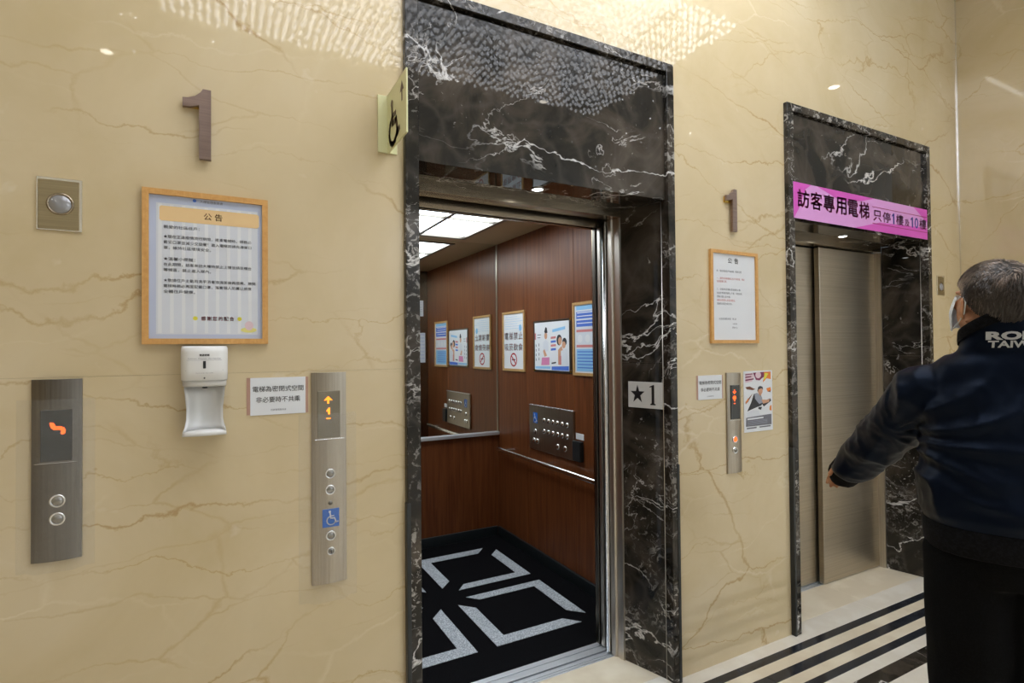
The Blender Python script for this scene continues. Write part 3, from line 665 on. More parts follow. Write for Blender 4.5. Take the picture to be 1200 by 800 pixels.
hall_panel(.264, .3715, .7545, 1.4315, 'tall call panel with orange arrow display and blue wheelchair plate, left of the open elevator', 'panel_steel', (.281, .351, 1.222, 1.372), 'display_m', g_mid,
    [(.319, 1.106, .0165, 'b'), (.319, 1.054, .0165, 'b'), (.319, 1.012, .007, 'dot'), (.3205, .964, .026, 'wc'), (.3205, .907, .0165, 'b'), (.321, .858, .0135, 'key')], film_box=(.225, .405, .70, 1.30))
def g_left(q, n, m):
    q.flat(WALL, [(-.389, 1.318), (-.384, 1.320), (-.379, 1.317), (-.376, 1.309), (-.366, 1.309), (-.358, 1.305), (-.355, 1.297), (-.357, 1.289), (-.363, 1.287), (-.366, 1.291), (-.364, 1.297), (-.368, 1.300), (-.380, 1.300), (-.386, 1.306)], n, m)
hall_panel(-.428, -.3225, .956, 1.4325, 'wide dark grey call panel with red scrolling display, far left of the wall', 'panel_dark', (-.408, -.342, 1.218, 1.352), 'display', g_left,
    [(-.372, 1.113, .0175, 'b'), (-.372, 1.066, .0175, 'b')], led='led_red', film_box=(-.46, -.295, .93, 1.38))
def g_right(q, n, m):
    arrow_up(q, 2.211, 1.287, .013, n, m, -1); q.disc(WALL, 2.211, 1.257, .012, n, m, 12, .010); q.rect(WALL, 2.207, 2.215, 1.240, 1.252, n, m); q.rect(WALL, 2.205, 2.217, 1.227, 1.231, n, m)
hall_panel(2.170, 2.268, .892, 1.378, 'narrow steel call panel with red arrow display beside the fight poster', 'panel_steel', (2.187, 2.249, 1.153, 1.318), 'display', g_right,
    [(2.212, 1.055, .0165, 'lit'), (2.212, 1.003, .0165, 'b')], led='led_red')

# ------------------------------------------------------------------ hand sanitizer dispenser
SD = empty('sanitizer_dispenser', (-.033, 0, 1.40)); tag(SD, 'white wall-mounted hand sanitizer dispenser with drip tray under the framed notice', 'dispenser')
def sd_ring(v, hw, n, bow=.012, k=10):
    r = [WALL.p(-.033-hw, v, .0005)]
    for j in range(k+1):
        a = -1+2*j/k; r.append(WALL.p(-.033+hw*a*(1 if abs(a) < .95 else .985), v, n-bow*a*a-(.010 if abs(a) > .95 else 0)))
    r.append(WALL.p(-.033+hw, v, .0005)); return r
q = MB(); q.rings([sd_ring(v, h, n) for v, h, n in ((1.419, .0565, .086), (1.424, .0585, .094), (1.45, .0590, .097), (1.50, .0590, .099), (1.512, .0585, .097), (1.518, .0565, .088))], M['white']); q.build('housing', SD)
q = MB(); q.rings([sd_ring(v, h, n) for v, h, n in ((1.403, .0540, .080), (1.407, .0555, .086), (1.419, .0560, .088))], M['white2']); q.build('nozzle_base', SD)
q = MB()                                          # concave back trough with side wings
R_ = []
for v, hw, wing, fl in ((1.404, .052, .050, 0), (1.37, .049, .046, 0), (1.34, .046, .046, .0), (1.31, .046, .055, .004), (1.29, .049, .070, .010), (1.279, .053, .084, .020)):
    r = []
    for j in range(13):
        a = -1+2*j/12; r.append(WALL.p(-.033+hw*a, v, .010+fl+(wing-.010)*abs(a)**3))
    for a in (1, -1): r.append(WALL.p(-.033+hw*a, v, .0008))
    R_.append(r)
q.rings(R_, M['white']); q.build('back_trough', SD)
q = MB(); R_ = []
for v in (1.266, 1.272, 1.279):
    hw = .0545 if v < 1.275 else .0535; r = [WALL.p(-.033-hw, v, .0008)]
    for j in range(11):
        a = -1+2*j/10; r.append(WALL.p(-.033+hw*a, v, .095-.008*a*a))
    r.append(WALL.p(-.033+hw, v, .0008)); R_.append(r)
q.rings(R_, M['white']); q.build('drip_tray', SD)
q = MB(); q.box(WALL, -.0365, -.0295, 1.455, 1.476, .090, .0998, M['blackplastic'], .001); q.build('level_window', SD)
q = MB(); q.lathe(WALL, -.033, 1.428, [(.0022, .090), (.0022, .0957), (0, .0958)], M['blackplastic'], 10); q.build('lock', SD)
q = MB(); q.lathe(Fr((-.033, -.045, 1.403), (1, 0, 0), (0, 1, 0)), 0, 0, [(.008, .001), (.006, -.006), (0, -.006)], M['blackplastic'], 12); q.build('nozzle', SD)
q = MB()
q.text(WALL, '電源開關', -.033, 1.4925, M['ink'], .1002, height=.006, align='C', bold=.02)
q.text(WALL, 'Automatic  Dispenser  Hand Sanitizer', -.033, 1.4825, M['ink2'], .1000, width=.082, height=.0045, align='C'); q.rect(WALL, -.076, .010, 1.4780, 1.4786, .0985, M['ink2'])
q.text(WALL, 'Hands under the nozzle', -.033, 1.4425, M['ink2'], .0985, width=.042, height=.002, align='C'); q.rect(WALL, -.080, .014, 1.4495, 1.4501, .0900, M['ink2']); stuff(q.build('lettering', SD, recalc=False))

# ------------------------------------------------------------------ pink banner on lift 2
BN = empty('banner', (3.37, -.03, 2.28)); tag(BN, 'magenta visitor-elevator banner across the top of the right elevator portal', 'banner')
BF = Fr((0, -.0235, 0), (1, 0, 0), (0, 0, 1)); b0, b1 = 2.676, 4.020; c0, c1 = 2.182, 2.374
MB().box(BF, b0, b1, c0, c1, 0, .002, M['magenta2']).build('sheet', BN)
q = MB()
q.flat(BF, [(b0, c1), (b0, c0), (b0+.04, c0+.05), (b0+.10, c1-.03), (b0+.15, c1)], .0024, M['magenta'])
q.flat(BF, [(b0+.20, c1), (b0+.42, c1-.055), (b0+.62, c1-.03), (b0+.75, c1)], .0024, M['magenta'])
q.flat(BF, [(b0+.55, c0), (b0+.80, c0+.055), (b1, c0+.075), (b1, c0)], .0024, M['magenta'])
q.flat(BF, [(b1-.16, c1), (b1-.05, c1-.06), (b1, c1-.08), (b1, c1)], .0024, M['magenta']); q.build('printed_picture', BN, recalc=False)
q = MB()
for k, s_ in enumerate('訪客專用電梯'):
    qc = MB(); qc.text(BF, s_, b0+.030+k*.1125, 2.292, M['plum'], .0030, width=.102, height=.098, bold=.018); qc.build('character', BN, recalc=False)
x = b0+.735
def digit(q, d, u, v, wd, ht, m):
    if d == '1': q.flat(BF, [(u+a*wd, v+(b_-.5)*ht) for a, b_ in ((.42, 0), (.80, 0), (.80, 1), (.50, 1), (.08, .80), (.08, .64), (.42, .78))], .0030, m); return
    O_ = [(.5+.5*math.cos(t_), .5+.5*math.sin(t_)) for t_ in [2*math.pi*i/24 for i in range(24)]]
    for i in range(24):
        (a, b_), (c, d_) = O_[i], O_[(i+1) % 24]; I_ = lambda p: (.5+(p[0]-.5)*.48, .5+(p[1]-.5)*.70)
        q.flat(BF, [(u+wd*p[0], v+ht*(p[1]-.5)) for p in ((a, b_), (c, d_), I_((c, d_)), I_((a, b_)))], .0030, m)
for s_, wd, ht in (('只', .086, .064), ('停', .086, .064), ('1', .036, .066), ('樓', .084, .064), ('及', .056, .042), ('1', .036, .066), ('0', .044, .066), ('樓', .084, .064)):
    qc = MB()
    if s_ in '10': digit(qc, s_, x, 2.275, wd, ht, M['navy']); qc.build('numeral', BN, recalc=False)
    else: qc.text(BF, s_, x, 2.275 if s_ != '及' else 2.264, M['plum'], .0030, width=wd, height=ht, bold=.010); qc.build('character', BN, recalc=False)
    x += wd+.012
for z_ in (2.322, 2.224): MB().rect(BF, b0+.725, b1-.005, z_, z_+.004, .0030, M['plum']).build('printed_line', BN, recalc=False)

# ------------------------------------------------------------------ posters in the car
P3, n0 = framed('framed_notice', RW, -2.040, -1.685, 1.335, 1.795, 'narrow gilt-framed no-smoking notice nearest the mirror in the elevator car', 'notice', .018, .012, 'gilt')
q = MB()
for k in range(6): q.rect(RW, -2.00, -1.80+.04*(k % 3), 1.752-k*.018, 1.754-k*.018, n0, M['cyan'])
q.disc(RW, -1.755, 1.665, .022, n0, M['cyan'], 14, .026)
q.text(RW, '電梯禁止', -1.863, 1.605, M['redlight'], n0+.0004, width=.29, height=.058, align='C', bold=.006, spacing=1.15); q.text(RW, '吸菸飲食', -1.863, 1.520, M['redlight'], n0+.0004, width=.29, height=.056, align='C', bold=.006, spacing=1.15)
stuff(q.build('lettering', P3, recalc=False))
q = MB(); ring = [(-1.863+.055*math.cos(a), 1.422+.053*math.sin(a)) for a in [i*2*math.pi/24 for i in range(24)]]; inn = [(-1.863+.043*math.cos(a), 1.422+.041*math.sin(a)) for a in [i*2*math.pi/24 for i in range(24)]]
for i in range(24): q.flat(RW, [ring[i], ring[(i+1) % 24], inn[(i+1) % 24], inn[i]], n0+.0004, M['red'])
q.flat(RW, [(-1.900, 1.447), (-1.892, 1.455), (-1.826, 1.397), (-1.834, 1.389)], n0+.0006, M['red']); q.rect(RW, -1.890, -1.836, 1.418, 1.428, n0+.0004, M['ink']); q.build('no_smoking_symbol', P3, recalc=False)
P2 = empty('clinic_poster', RW.p(-1.315, 1.525, 0)); tag(P2, 'two-page health poster in clear sleeve between two framed notices in the elevator car', 'poster')
q = MB(); q.box(RW, -1.560, -1.078, 1.340, 1.702, .0005, .004, M['panel_dark'], .001); q.build('clear_sleeve', P2)
for a, b_ in ((-1.556, 1.345), (-1.095, 1.345), (-1.095, 1.690)): MB().box(RW, a, a+.016, b_, b_+.014, .004, .009, M['brass'], .001).build('corner_clip', P2)
MB().box(RW, -1.540, -1.104, 1.356, 1.688, .0042, .0055, M['paper']).build('sheet', P2)
q = MB(); uu = lambda a: -1.540+.436*a; vv = lambda b_: 1.688-.332*b_; kk = .0058
def pf(pts, mt, k=0): q.flat(RW, [(uu(a), vv(b_)) for a, b_ in pts][::-1], kk+.0003*k, M[mt])
def pe(a, b_, ra, rb_, mt, k=0): q.disc(RW, uu(a), vv(b_), .436*ra, kk+.0003*k, M[mt], 14, .332*rb_)
pf([(.30, .20), (.34, .10), (.38, .12), (.40, .22), (.33, .23)], 'ink', 2); pe(.345, .28, .045, .075, 'skinink', 1); pf([(.26, .42), (.34, .36), (.42, .42), (.42, .60), (.27, .62)], 'paper_mid'); pf([(.26, .60), (.30, .56), (.38, .70), (.30, .72)], 'skinink', 1); pf([(.22, .74), (.45, .73), (.45, .89), (.20, .90)], 'pinkink', 1)
pf([(.0, .22), (.04, .22), (.04, .36), (.0, .36)], 'redlight'); pf([(.08, .25), (.20, .25), (.20, .265), (.08, .265)], 'ink2'); pf([(.08, .31), (.18, .31), (.18, .325), (.08, .325)], 'ink2')
for k in range(4): pf([(.03, .46+.1*k), (.05, .46+.1*k), (.05, .51+.1*k), (.03, .51+.1*k)], 'ink2'); pf([(.12, .44+.1*k), (.14, .44+.1*k), (.14, .50+.1*k), (.12, .50+.1*k)], 'ink2')
pf([(.50, 0), (.503, 0), (.503, 1), (.50, 1)], 'paper_mid', 1); pf([(.02, .93), (.48, .92), (.48, .97), (.02, .98)], 'cyan')
pf([(.54, .16), (.90, .11), (.90, .17), (.54, .22)], 'cyan'); pf([(.51, .92), (.99, .90), (.99, .99), (.51, .99)], 'blue2')
for k, mt in enumerate(('redlight', 'blue2', 'redlight', 'blue2')): pf([(.49, .31+.08*k), (.64, .30+.08*k), (.64, .345+.08*k), (.49, .355+.08*k)], mt)
pe(.735, .38, .075, .11, 'ink', 1); pe(.755, .40, .05, .08, 'skinink', 2); pe(.88, .42, .06, .08, 'ink', 1); pe(.86, .48, .05, .07, 'skinink', 2)
pf([(.70, .58), (.80, .50), (.84, .60), (.80, .85), (.70, .88)], 'skinink', 1); pf([(.78, .60), (.95, .55), (.97, .88), (.78, .90)], 'paper_mid', 2); pf([(.74, .70), (.79, .70), (.79, .88), (.73, .88)], 'redlight', 3); pf([(.51, .84), (.64, .82), (.64, .85), (.51, .87)], 'ink')
q.build('printed_picture', P2, recalc=False)
P1, n0 = framed('framed_notice', RW, -1.056, -.700, 1.333, 1.795, 'gilt-framed blue information notice by the car doors, nearest the door opening', 'notice', .018, .012, 'gilt', paper='paper_mid')
q = MB()
for v0, v1, mt in ((1.690, 1.735, 'blue2'), (1.640, 1.680, 'blue2'), (1.606, 1.622, 'redlight'), (1.510, 1.526, 'redlight'), (1.36, 1.500, 'cyan')): q.rect(RW, -1.02, -.735, v0, v1, n0, M[mt])
q.rect(RW, -1.02, -.735, 1.745, 1.772, n0, M['cyan'])
for u_ in (-.98, -.90, -.82): q.disc(RW, u_, 1.565, .026, n0+.0003, M['paper'], 14)
for k in range(6): q.rect(RW, -1.01, -.78, 1.480-k*.020, 1.486-k*.020, n0+.0004, M['blue2'])
for k in range(4): q.rect(RW, -1.01, -.77, 1.725-k*.022, 1.731-k*.022, n0+.0004, M['paper'])
q.build('printed_picture', P1, recalc=False)
FR_ = Fr((0, CY0+.025, 0), (-1, 0, 0), (0, 0, 1))    # return panel seen in the mirror; faces +y
for nm, u0, u1, v0, v1, lb in (('paper_notice', -1.985, -1.880, 1.37, 1.69, 'pale blue notice sheet on the steel return panel, seen only in the mirror'), ('paper_notice', -1.965, -1.895, 1.87, 2.04, 'small white slip above the blue sheet on the return panel in the mirror')):
    E_ = empty(nm, FR_.p((u0+u1)/2, (v0+v1)/2, 0)); tag(E_, lb, 'notice'); MB().box(FR_, u0, u1, v0, v1, .0005, .002, M['paper_mid'] if v0 < 1.5 else M['paper']).build('sheet', E_)
    q = MB()
    for k in range(8): q.rect(FR_, u0+.01, u1-.012, v1-.02-k*(v1-v0)*.115, v1-.017-k*(v1-v0)*.115, .0024, M['blue2'] if v0 < 1.5 else M['ink2'])
    stuff(q.build('lettering', E_, recalc=False))

# ------------------------------------------------------------------ chandelier, downlights (seen as reflections in the polished stone) and added fill lamps
CHN = empty('crystal_chandelier', ((CH[0]+CH[1])/2, (CH[2]+CH[3])/2, ZC)); tag(CHN, 'long rectangular crystal bead ceiling chandelier mirrored in the polished marble', 'chandelier')
MB().bx(CH[0]-.03, CH[1]+.03, CH[2]-.03, CH[3]+.03, ZC-.06, ZC-.001, M['bright'], .003).build('canopy', CHN)
MB().bx(CH[0]+.02, CH[1]-.02, CH[2]+.02, CH[3]-.02, ZC-.075, ZC-.06, M['led_chand']).build('light_panel', CHN)
vs, fs = [], []
ico = [Vector(v) for v in ((0,0,1),(1,0,0),(0,1,0),(-1,0,0),(0,-1,0),(0,0,-1))]; icf = ((0,1,2),(0,2,3),(0,3,4),(0,4,1),(5,2,1),(5,3,2),(5,4,3),(5,1,4))
nx, ny = 68, 32
for i in range(nx):
    for j in range(ny):
        x = CH[0]+.02+(CH[1]-CH[0]-.04)*i/(nx-1); y_ = CH[2]+.02+(CH[3]-CH[2]-.04)*j/(ny-1)
        for k in range(1, 3):
            r = .011
            z_ = 3.52+k*.06+.006*math.sin(i*.7)*math.cos(j*.9); a = random.random()*6.28; ca, sa = math.cos(a), math.sin(a); b0_ = len(vs)
            for p in ico: vs.append((x+r*(p.x*ca-p.y*sa), y_+r*(p.x*sa+p.y*ca), z_+r*1.15*p.z))
            fs += [tuple(q_+b0_ for q_ in f) for f in icf]
lv, lf = [], []
for i in range(nx):
    for j in range(ny):
        x = CH[0]+.02+(CH[1]-CH[0]-.04)*i/(nx-1); y_ = CH[2]+.02+(CH[3]-CH[2]-.04)*j/(ny-1)
        r = .0155; z_ = 3.52+random.uniform(-.018, .018); x += random.uniform(-.005, .005); y_ += random.uniform(-.005, .005); a = random.random()*6.28; ca, sa = math.cos(a), math.sin(a); b0_ = len(lv)
        for p in ico: lv.append((x+r*(p.x*ca-p.y*sa), y_+r*(p.x*sa+p.y*ca), z_+r*1.15*p.z))
        lf += [tuple(q_+b0_ for q_ in f) for f in icf]
bb = BASE[CHN.name]; me = bpy.data.meshes.new('lit_beads'); me.from_pydata([(a-bb.x, b_-bb.y, c-bb.z) for a, b_, c in lv], [], lf); me.materials.append(M['led_bead'])
o = bpy.data.objects.new('lit_beads', me); COL.objects.link(o); o.parent = CHN; stuff(o)
MB().bx(CH[0], CH[1], CH[3]+.005, CH[3]+.030, ZC-.10, ZC-.085, M['led_strip']).build('light_strip', CHN)
dv, df, wv2, wf2 = [], [], [], []
rd = random.Random(11)
for k in range(44):                                # glowing drops added beyond the bead grid so their reflections sparkle
    x, y_ = (rd.uniform(CH[0]-.5, CH[1]), rd.uniform(-2.75, -2.0)) if k < 24 else (rd.uniform(2.95, 3.6), rd.uniform(-2.2, -1.35))
    z_ = rd.uniform(3.15, 3.75); r = rd.uniform(.004, .007); b0_ = len(dv)
    dv += [(x+r*p.x, y_+r*p.y, z_+r*1.2*p.z) for p in ico]; df += [tuple(q_+b0_ for q_ in f) for f in icf]
    b0_ = len(wv2); wv2 += [(x-.0003, y_, z_+r), (x+.0003, y_, z_+r), (x+.0003, y_, ZC-.001), (x-.0003, y_, ZC-.001)]; wf2.append((b0_, b0_+1, b0_+2, b0_+3))
me = bpy.data.meshes.new('sparkle_drops'); me.from_pydata([(a-bb.x, b_-bb.y, c-bb.z) for a, b_, c in dv], [], df); me.materials.append(M['sparkle_drop'])
o = bpy.data.objects.new('sparkle_drops', me); COL.objects.link(o); o.parent = CHN; stuff(o)
me = bpy.data.meshes.new('drop_wires'); me.from_pydata([(a-bb.x, b_-bb.y, c-bb.z) for a, b_, c in wv2], [], wf2); me.materials.append(M['panel_dark'])
o = bpy.data.objects.new('drop_wires', me); COL.objects.link(o); o.parent = CHN; stuff(o)
me = bpy.data.meshes.new('crystal_beads'); bb = BASE[CHN.name]; me.from_pydata([(a-bb.x, b_-bb.y, c-bb.z) for a, b_, c in vs], [], fs); me.materials.append(M['crystal'])
o = bpy.data.objects.new('crystal_beads', me); COL.objects.link(o); o.parent = CHN; stuff(o)
vs, fs = [], []
for i in range(nx):
    for j in range(ny):
        x = CH[0]+.02+(CH[1]-CH[0]-.04)*i/(nx-1); y_ = CH[2]+.02+(CH[3]-CH[2]-.04)*j/(ny-1); b0_ = len(vs)
        vs += [(x-.0008, y_, 3.53), (x+.0008, y_, 3.53), (x+.0008, y_, ZC-.075), (x-.0008, y_, ZC-.075)]; fs.append((b0_, b0_+1, b0_+2, b0_+3))
me = bpy.data.meshes.new('bead_wires'); me.from_pydata([(a-bb.x, b_-bb.y, c-bb.z) for a, b_, c in vs], [], fs); me.materials.append(M['bright'])
o = bpy.data.objects.new('bead_wires', me); COL.objects.link(o); o.parent = CHN; stuff(o)
for x, y_, lb in [(-.81, -3.69, 'round ceiling downlight mirrored in the marble near the top left corner'), (2.90, -2.83, 'round ceiling downlight mirrored in the dark lintel of the open elevator'),
                  (5.23, -1.29, 'round ceiling downlight mirrored in the marble above the right elevator')] + [(bx_, by_, None) for bx_, by_ in ((3.0, -6.0), (4.0, -6.0), (5.0, -6.0), (5.6, -6.2), (-2.4, -6.0), (-3.2, -4.4), (-2.4, -2.8), (-3.2, -1.3))]:
    back = lb is None  # entries without a label are fill lamps added out of view
    E_ = empty('downlight', (x, y_, ZC)); tag(E_, lb or 'added fill lamp on the unseen lobby ceiling behind the camera', 'downlight', 'added fill lamps behind the camera' if back else None)
    F = Fr((x, y_, ZC), (1, 0, 0), (0, -1, 0))
    q = MB(); q.lathe(F, 0, 0, [(.055, -.001), (.060, .006), (.048, .006), (.044, .001)], M['bright'], 20); q.build('rim', E_)
    q = MB(); q.disc(F, 0, 0, .045, .0025, M['lamp']); q.build('lamp', E_)
    L_ = bpy.data.lights.new('downlight_beam', 'SPOT'); L_.energy = FILL_W*(1.6 if x > 0 else .25) if back else SPOT_W; L_.spot_size = math.radians(158 if back else 110); L_.spot_blend = .7; L_.shadow_soft_size = .045; L_.color = (.88, .94, 1) if back and x > 0 else (1, .95, .86)
    lo = bpy.data.objects.new('downlight_beam', L_); COL.objects.link(lo); lo.parent = E_; lo.location = (0, 0, -.012)

# ------------------------------------------------------------------ the man
PB = Vector((2.090, -1.108, 0))                     # point between his feet
a_ = math.radians(52); BF_ = Vector((math.sin(a_), math.cos(a_), 0)); BR = Vector((BF_.y, -BF_.x, 0)); UPV = Vector((0, 0, 1))
def L2W(r, f, z): return PB+BR*r+BF_*f+UPV*z
person = empty('person', PB); tag(person, 'grey-haired man in dark navy satin jacket and face mask, reaching out his left arm', 'person')
def ell_ring(c, ax, bx_, a, b, k=24, e=2.0):
    r = []
    for i in range(k):
        t_ = 2*math.pi*i/k; ct, s_ = math.cos(t_), math.sin(t_)
        r.append(c+ax*(a*math.copysign(abs(ct)**(2/e), ct))+bx_*(b*math.copysign(abs(s_)**(2/e), s_)))
    return r
def limb(q, pts, rad, m, k=16):
    """tapered limb through 3-D joints, rings interpolated, rounded ends"""
    P_ = [Vector(p) for p in pts]; out = []
    for i in range(len(P_)-1):
        for s_ in range(6): f = s_/6; out.append((P_[i].lerp(P_[i+1], f), rad[i]*(1-f)+rad[i+1]*f))
    out.append((P_[-1], rad[-1]))
    d0 = (out[1][0]-out[0][0]).normalized(); d1 = (out[-1][0]-out[-2][0]).normalized()
    pre = [(out[0][0]-d0*out[0][1]*.8*c, out[0][1]*s_) for c, s_ in ((1, .25), (.75, .66))]; post = [(out[-1][0]+d1*out[-1][1]*.8*c, out[-1][1]*s_) for c, s_ in ((.75, .66), (1, .25))]
    out = pre+out+post
    R_ = []; pa = None
    for i, (p, r) in enumerate(out):
        d = (out[min(i+1, len(out)-1)][0]-out[max(i-1, 0)][0]).normalized()
        if pa is None: a = d.cross(UPV if abs(d.z) < .8 else BR)
        else: a = pa-d*pa.dot(d)                  # carried along the limb, so the rings never twist
        a.normalize(); pa = a; R_.append(ell_ring(p, a, a.cross(d), r, r, k))
    q.rings(R_, m)
def ellipsoid(q, c, ax, ay, az, m, seg=20, rng=12):
    R_ = []
    for i in range(1, rng):
        ph = math.pi*i/rng; R_.append([c-az*math.cos(ph)+(ax*math.cos(t_*2*math.pi/seg)+ay*math.sin(t_*2*math.pi/seg))*math.sin(ph) for t_ in range(seg)])
    q.rings(R_, m)
def fuse(q, name, parent, voxel, smooth_it, disp=None, mats=None):
    """weld overlapping volumes into one continuous skin"""
    bmesh.ops.recalc_face_normals(q.bm, faces=q.bm.faces)
    me = bpy.data.meshes.new('tmp'); q.bm.to_mesh(me); q.bm.free(); o = bpy.data.objects.new('tmp', me); COL.objects.link(o)
    r = o.modifiers.new('r', 'REMESH'); r.mode = 'VOXEL'; r.voxel_size = voxel; r.use_smooth_shade = True
    s_ = o.modifiers.new('s', 'SMOOTH'); s_.iterations = smooth_it; s_.factor = .5
    dg = bpy.context.evaluated_depsgraph_get(); dg.update(); m2 = bpy.data.meshes.new_from_object(o.evaluated_get(dg))
    bpy.data.objects.remove(o); bpy.data.meshes.remove(me)
    if disp:
        ns = [v.normal.copy() for v in m2.vertices]
        for v, n_ in zip(m2.vertices, ns): v.co += n_*disp(v.co)
    m2.materials.clear()
    for m in q.mats if mats is None else mats: m2.materials.append(m)
    for p in m2.polygons: p.material_index = 0; p.use_smooth = True
    b = BASE[parent.name]
    world = [v.co.copy() for v in m2.vertices]; polys = [tuple(p.vertices) for p in m2.polygons]
    for v in m2.vertices: v.co -= b
    m2.name = name; ob = bpy.data.objects.new(name, m2); COL.objects.link(ob); ob.parent = parent; BASE[ob.name] = b.copy()
    return ob, BVHTree.FromPolygons(world, polys)
# joints (world)
SHL = L2W(-.195, .005, 1.370); SHR = L2W(.195, .005, 1.370)
def pix(px, py, d): return CAM+(FW+R2*((px-600)/643)+U2*((400-py)/643))*d
def reach(px, py, start, length):
    d = 1.4
    while d < 3 and ((pix(px, py, d)-start).length > length or d < 1.6): d += .005
    best = min((abs((pix(px, py, k*.005)-start).length-length)-(.0 if k*.005 > 1.62 else -.5), k*.005) for k in range(300, 520))
    return pix(px, py, best[1])
ELL = reach(1042, 507, SHL, .285); WRL = reach(1004, 541, ELL, .235)
ELR = L2W(.30, -.02, 1.10); WRR = L2W(.30, .10, .87)
# ---- head frame
ha = math.radians(36); HFo = Vector((math.sin(ha), math.cos(ha), 0)); HR = Vector((HFo.y, -HFo.x, 0)); tilt = math.radians(13)
HF = (HFo*math.cos(tilt)+UPV*math.sin(tilt)).normalized(); HU = HR.cross(HF).normalized()
HC = pix(1163, 353, 1.62); HS = 1.02                           # centre of the skull
def H(r, f, u): return HC+HR*(r*HS)+HF*(f*HS)+HU*(u*HS)
class HV:
    def __init__(s, v): s.v = v
    def __mul__(s, k): return s.v*(k*HS)
body = MB(); sk = M['skin']
ellipsoid(body, H(0, -.012, .022), HV(HR)*.074, HV(HF)*.096, HV(HU)*.086, sk, 24, 14)       # cranium
ellipsoid(body, H(0, .030, -.030), HV(HR)*.064, HV(HF)*.062, HV(HU)*.088, sk, 20, 12)       # face
ellipsoid(body, H(0, .045, -.088), HV(HR)*.042, HV(HF)*.038, HV(HU)*.030, sk, 16, 10)       # chin
ellipsoid(body, H(0, .000, -.065), HV(HR)*.062, HV(HF)*.060, HV(HU)*.040, sk, 16, 10)       # jaw
ellipsoid(body, H(0, .094, -.028), HV(HR)*.013, HV(HF)*.016, HV(HU)*.024, sk, 12, 8)        # nose
ellipsoid(body, H(0, .098, -.040), HV(HR)*.017, HV(HF)*.012, HV(HU)*.009, sk, 12, 8)
for s_ in (-1, 1):
    ellipsoid(body, H(.034*s_, .072, -.020), HV(HR)*.026, HV(HF)*.016, HV(HU)*.020, sk, 12, 8)   # cheek
    ellipsoid(body, H(.028*s_, .080, .016), HV(HR)*.026, HV(HF)*.012, HV(HU)*.008, sk, 12, 8)    # brow
    ec = H(.076*s_, -.010, -.016)                    # ear: rim, lobe, concha left hollow
    ev = (HF*-.55+HR*.83*s_).normalized()
    rim = [ec+HU*(.031*math.sin(t_))+ev*(.006+.015*math.cos(t_)*.9)+HF*(.004*math.sin(t_)) for t_ in [math.radians(-75+i*24) for i in range(10)]]
    limb(body, rim, [.0055]*10, sk, 8)
    ellipsoid(body, H(.074*s_, .0, -.046), HV(HR)*.006, HV(HF)*.009, HV(HU)*.010, sk, 10, 6); ellipsoid(body, ec-ev*.001, ev*.012, HV(HR)*.004, HV(HU)*.026, sk, 10, 6)
ellipsoid(body, H(0, .086, -.064), HV(HR)*.024, HV(HF)*.010, HV(HU)*.006, sk, 12, 8); ellipsoid(body, H(0, .085, -.074), HV(HR)*.021, HV(HF)*.010, HV(HU)*.007, sk, 12, 8)   # lips
NB = L2W(0, -.01, 1.40); limb(body, [NB, NB.lerp(H(0, -.030, -.07), .55), H(0, -.026, -.055)], [.070, .062, .060], sk, 18)
T = lambda z, a, b, f=0, e=2.3: ell_ring(L2W(0, f, z), BR, BF_, a, b, 24, e)
body.rings([T(.80, .12, .10), T(.88, .165, .115), T(1.0, .165, .12), T(1.15, .18, .125), T(1.28, .19, .12), T(1.37, .175, .095), T(1.42, .11, .075), T(1.45, .06, .06)], sk)
for S, E_, W_ in ((SHL, ELL, WRL), (SHR, ELR, WRR)): limb(body, [S, E_, W_], [.058, .042, .027], sk)
LEG = {}
for s_ in (-1, 1):
    hip, knee, ank = L2W(.095*s_, 0, .88), L2W(.098*s_, .02, .48), L2W(.105*s_, -.02, .085); LEG[s_] = (hip, knee, ank)
    limb(body, [hip, knee, ank], [.085, .058, .038], sk); limb(body, [ank-UPV*.03, L2W(.125*s_, .12, .045)], [.036, .028], sk, 12)
def hand(W_, d, side, palmn):
    """palm, four unequal curled fingers and a thumb that leaves the side of the palm"""
    d = d.normalized(); n_ = palmn-d*palmn.dot(d); n_.normalize(); sd = d.cross(n_)*side
    ellipsoid(body, W_+d*.050, sd*.040, n_*.015, d*.052, sk, 14, 10)
    for i, (o_, L_) in enumerate(((.029, .066), (.010, .076), (-.010, .070), (-.028, .055))):
        b = W_+d*.085+sd*o_; p1 = b+d*L_*.5+n_*.006; p2 = p1+(d*.75+n_*.6)*L_*.32; p3 = p2+(d*.45+n_*.85)*L_*.26
        limb(body, [b-d*.02, p1, p2, p3], [.0095, .0088, .0078, .0068], sk, 10)
    t0 = W_+d*.028+sd*.030; t1 = t0+(d*.75+sd*.45+n_*.45)*.036; t2 = t1+(d*.92+sd*.05+n_*.4)*.032; limb(body, [t0, t1, t2], [.013, .0105, .0085], sk, 10)
hand(WRL+(WRL-ELL).normalized()*.020-BR*.003, (WRL-ELL)-BR*.012, 1, -UPV*.8-BR*.3); hand(WRR, (WRR-ELR), -1, -BR)
bo, _ = fuse(body, 'body', person, .0055, 2)
for s_ in (-1, 1):
    q = MB(); ellipsoid(q, H(.030*s_, .073, .002), HR*.012, HF*.012, HU*.010, M['eye'], 12, 8); q.build('eye', bo)
    q = MB(); q.lathe(Fr(H(.030*s_, .0855, .002), HR, HU), 0, 0, [(.005, 0), (.0045, -.0008), (0, -.001)], M['ink'], 12); q.build('iris', bo)
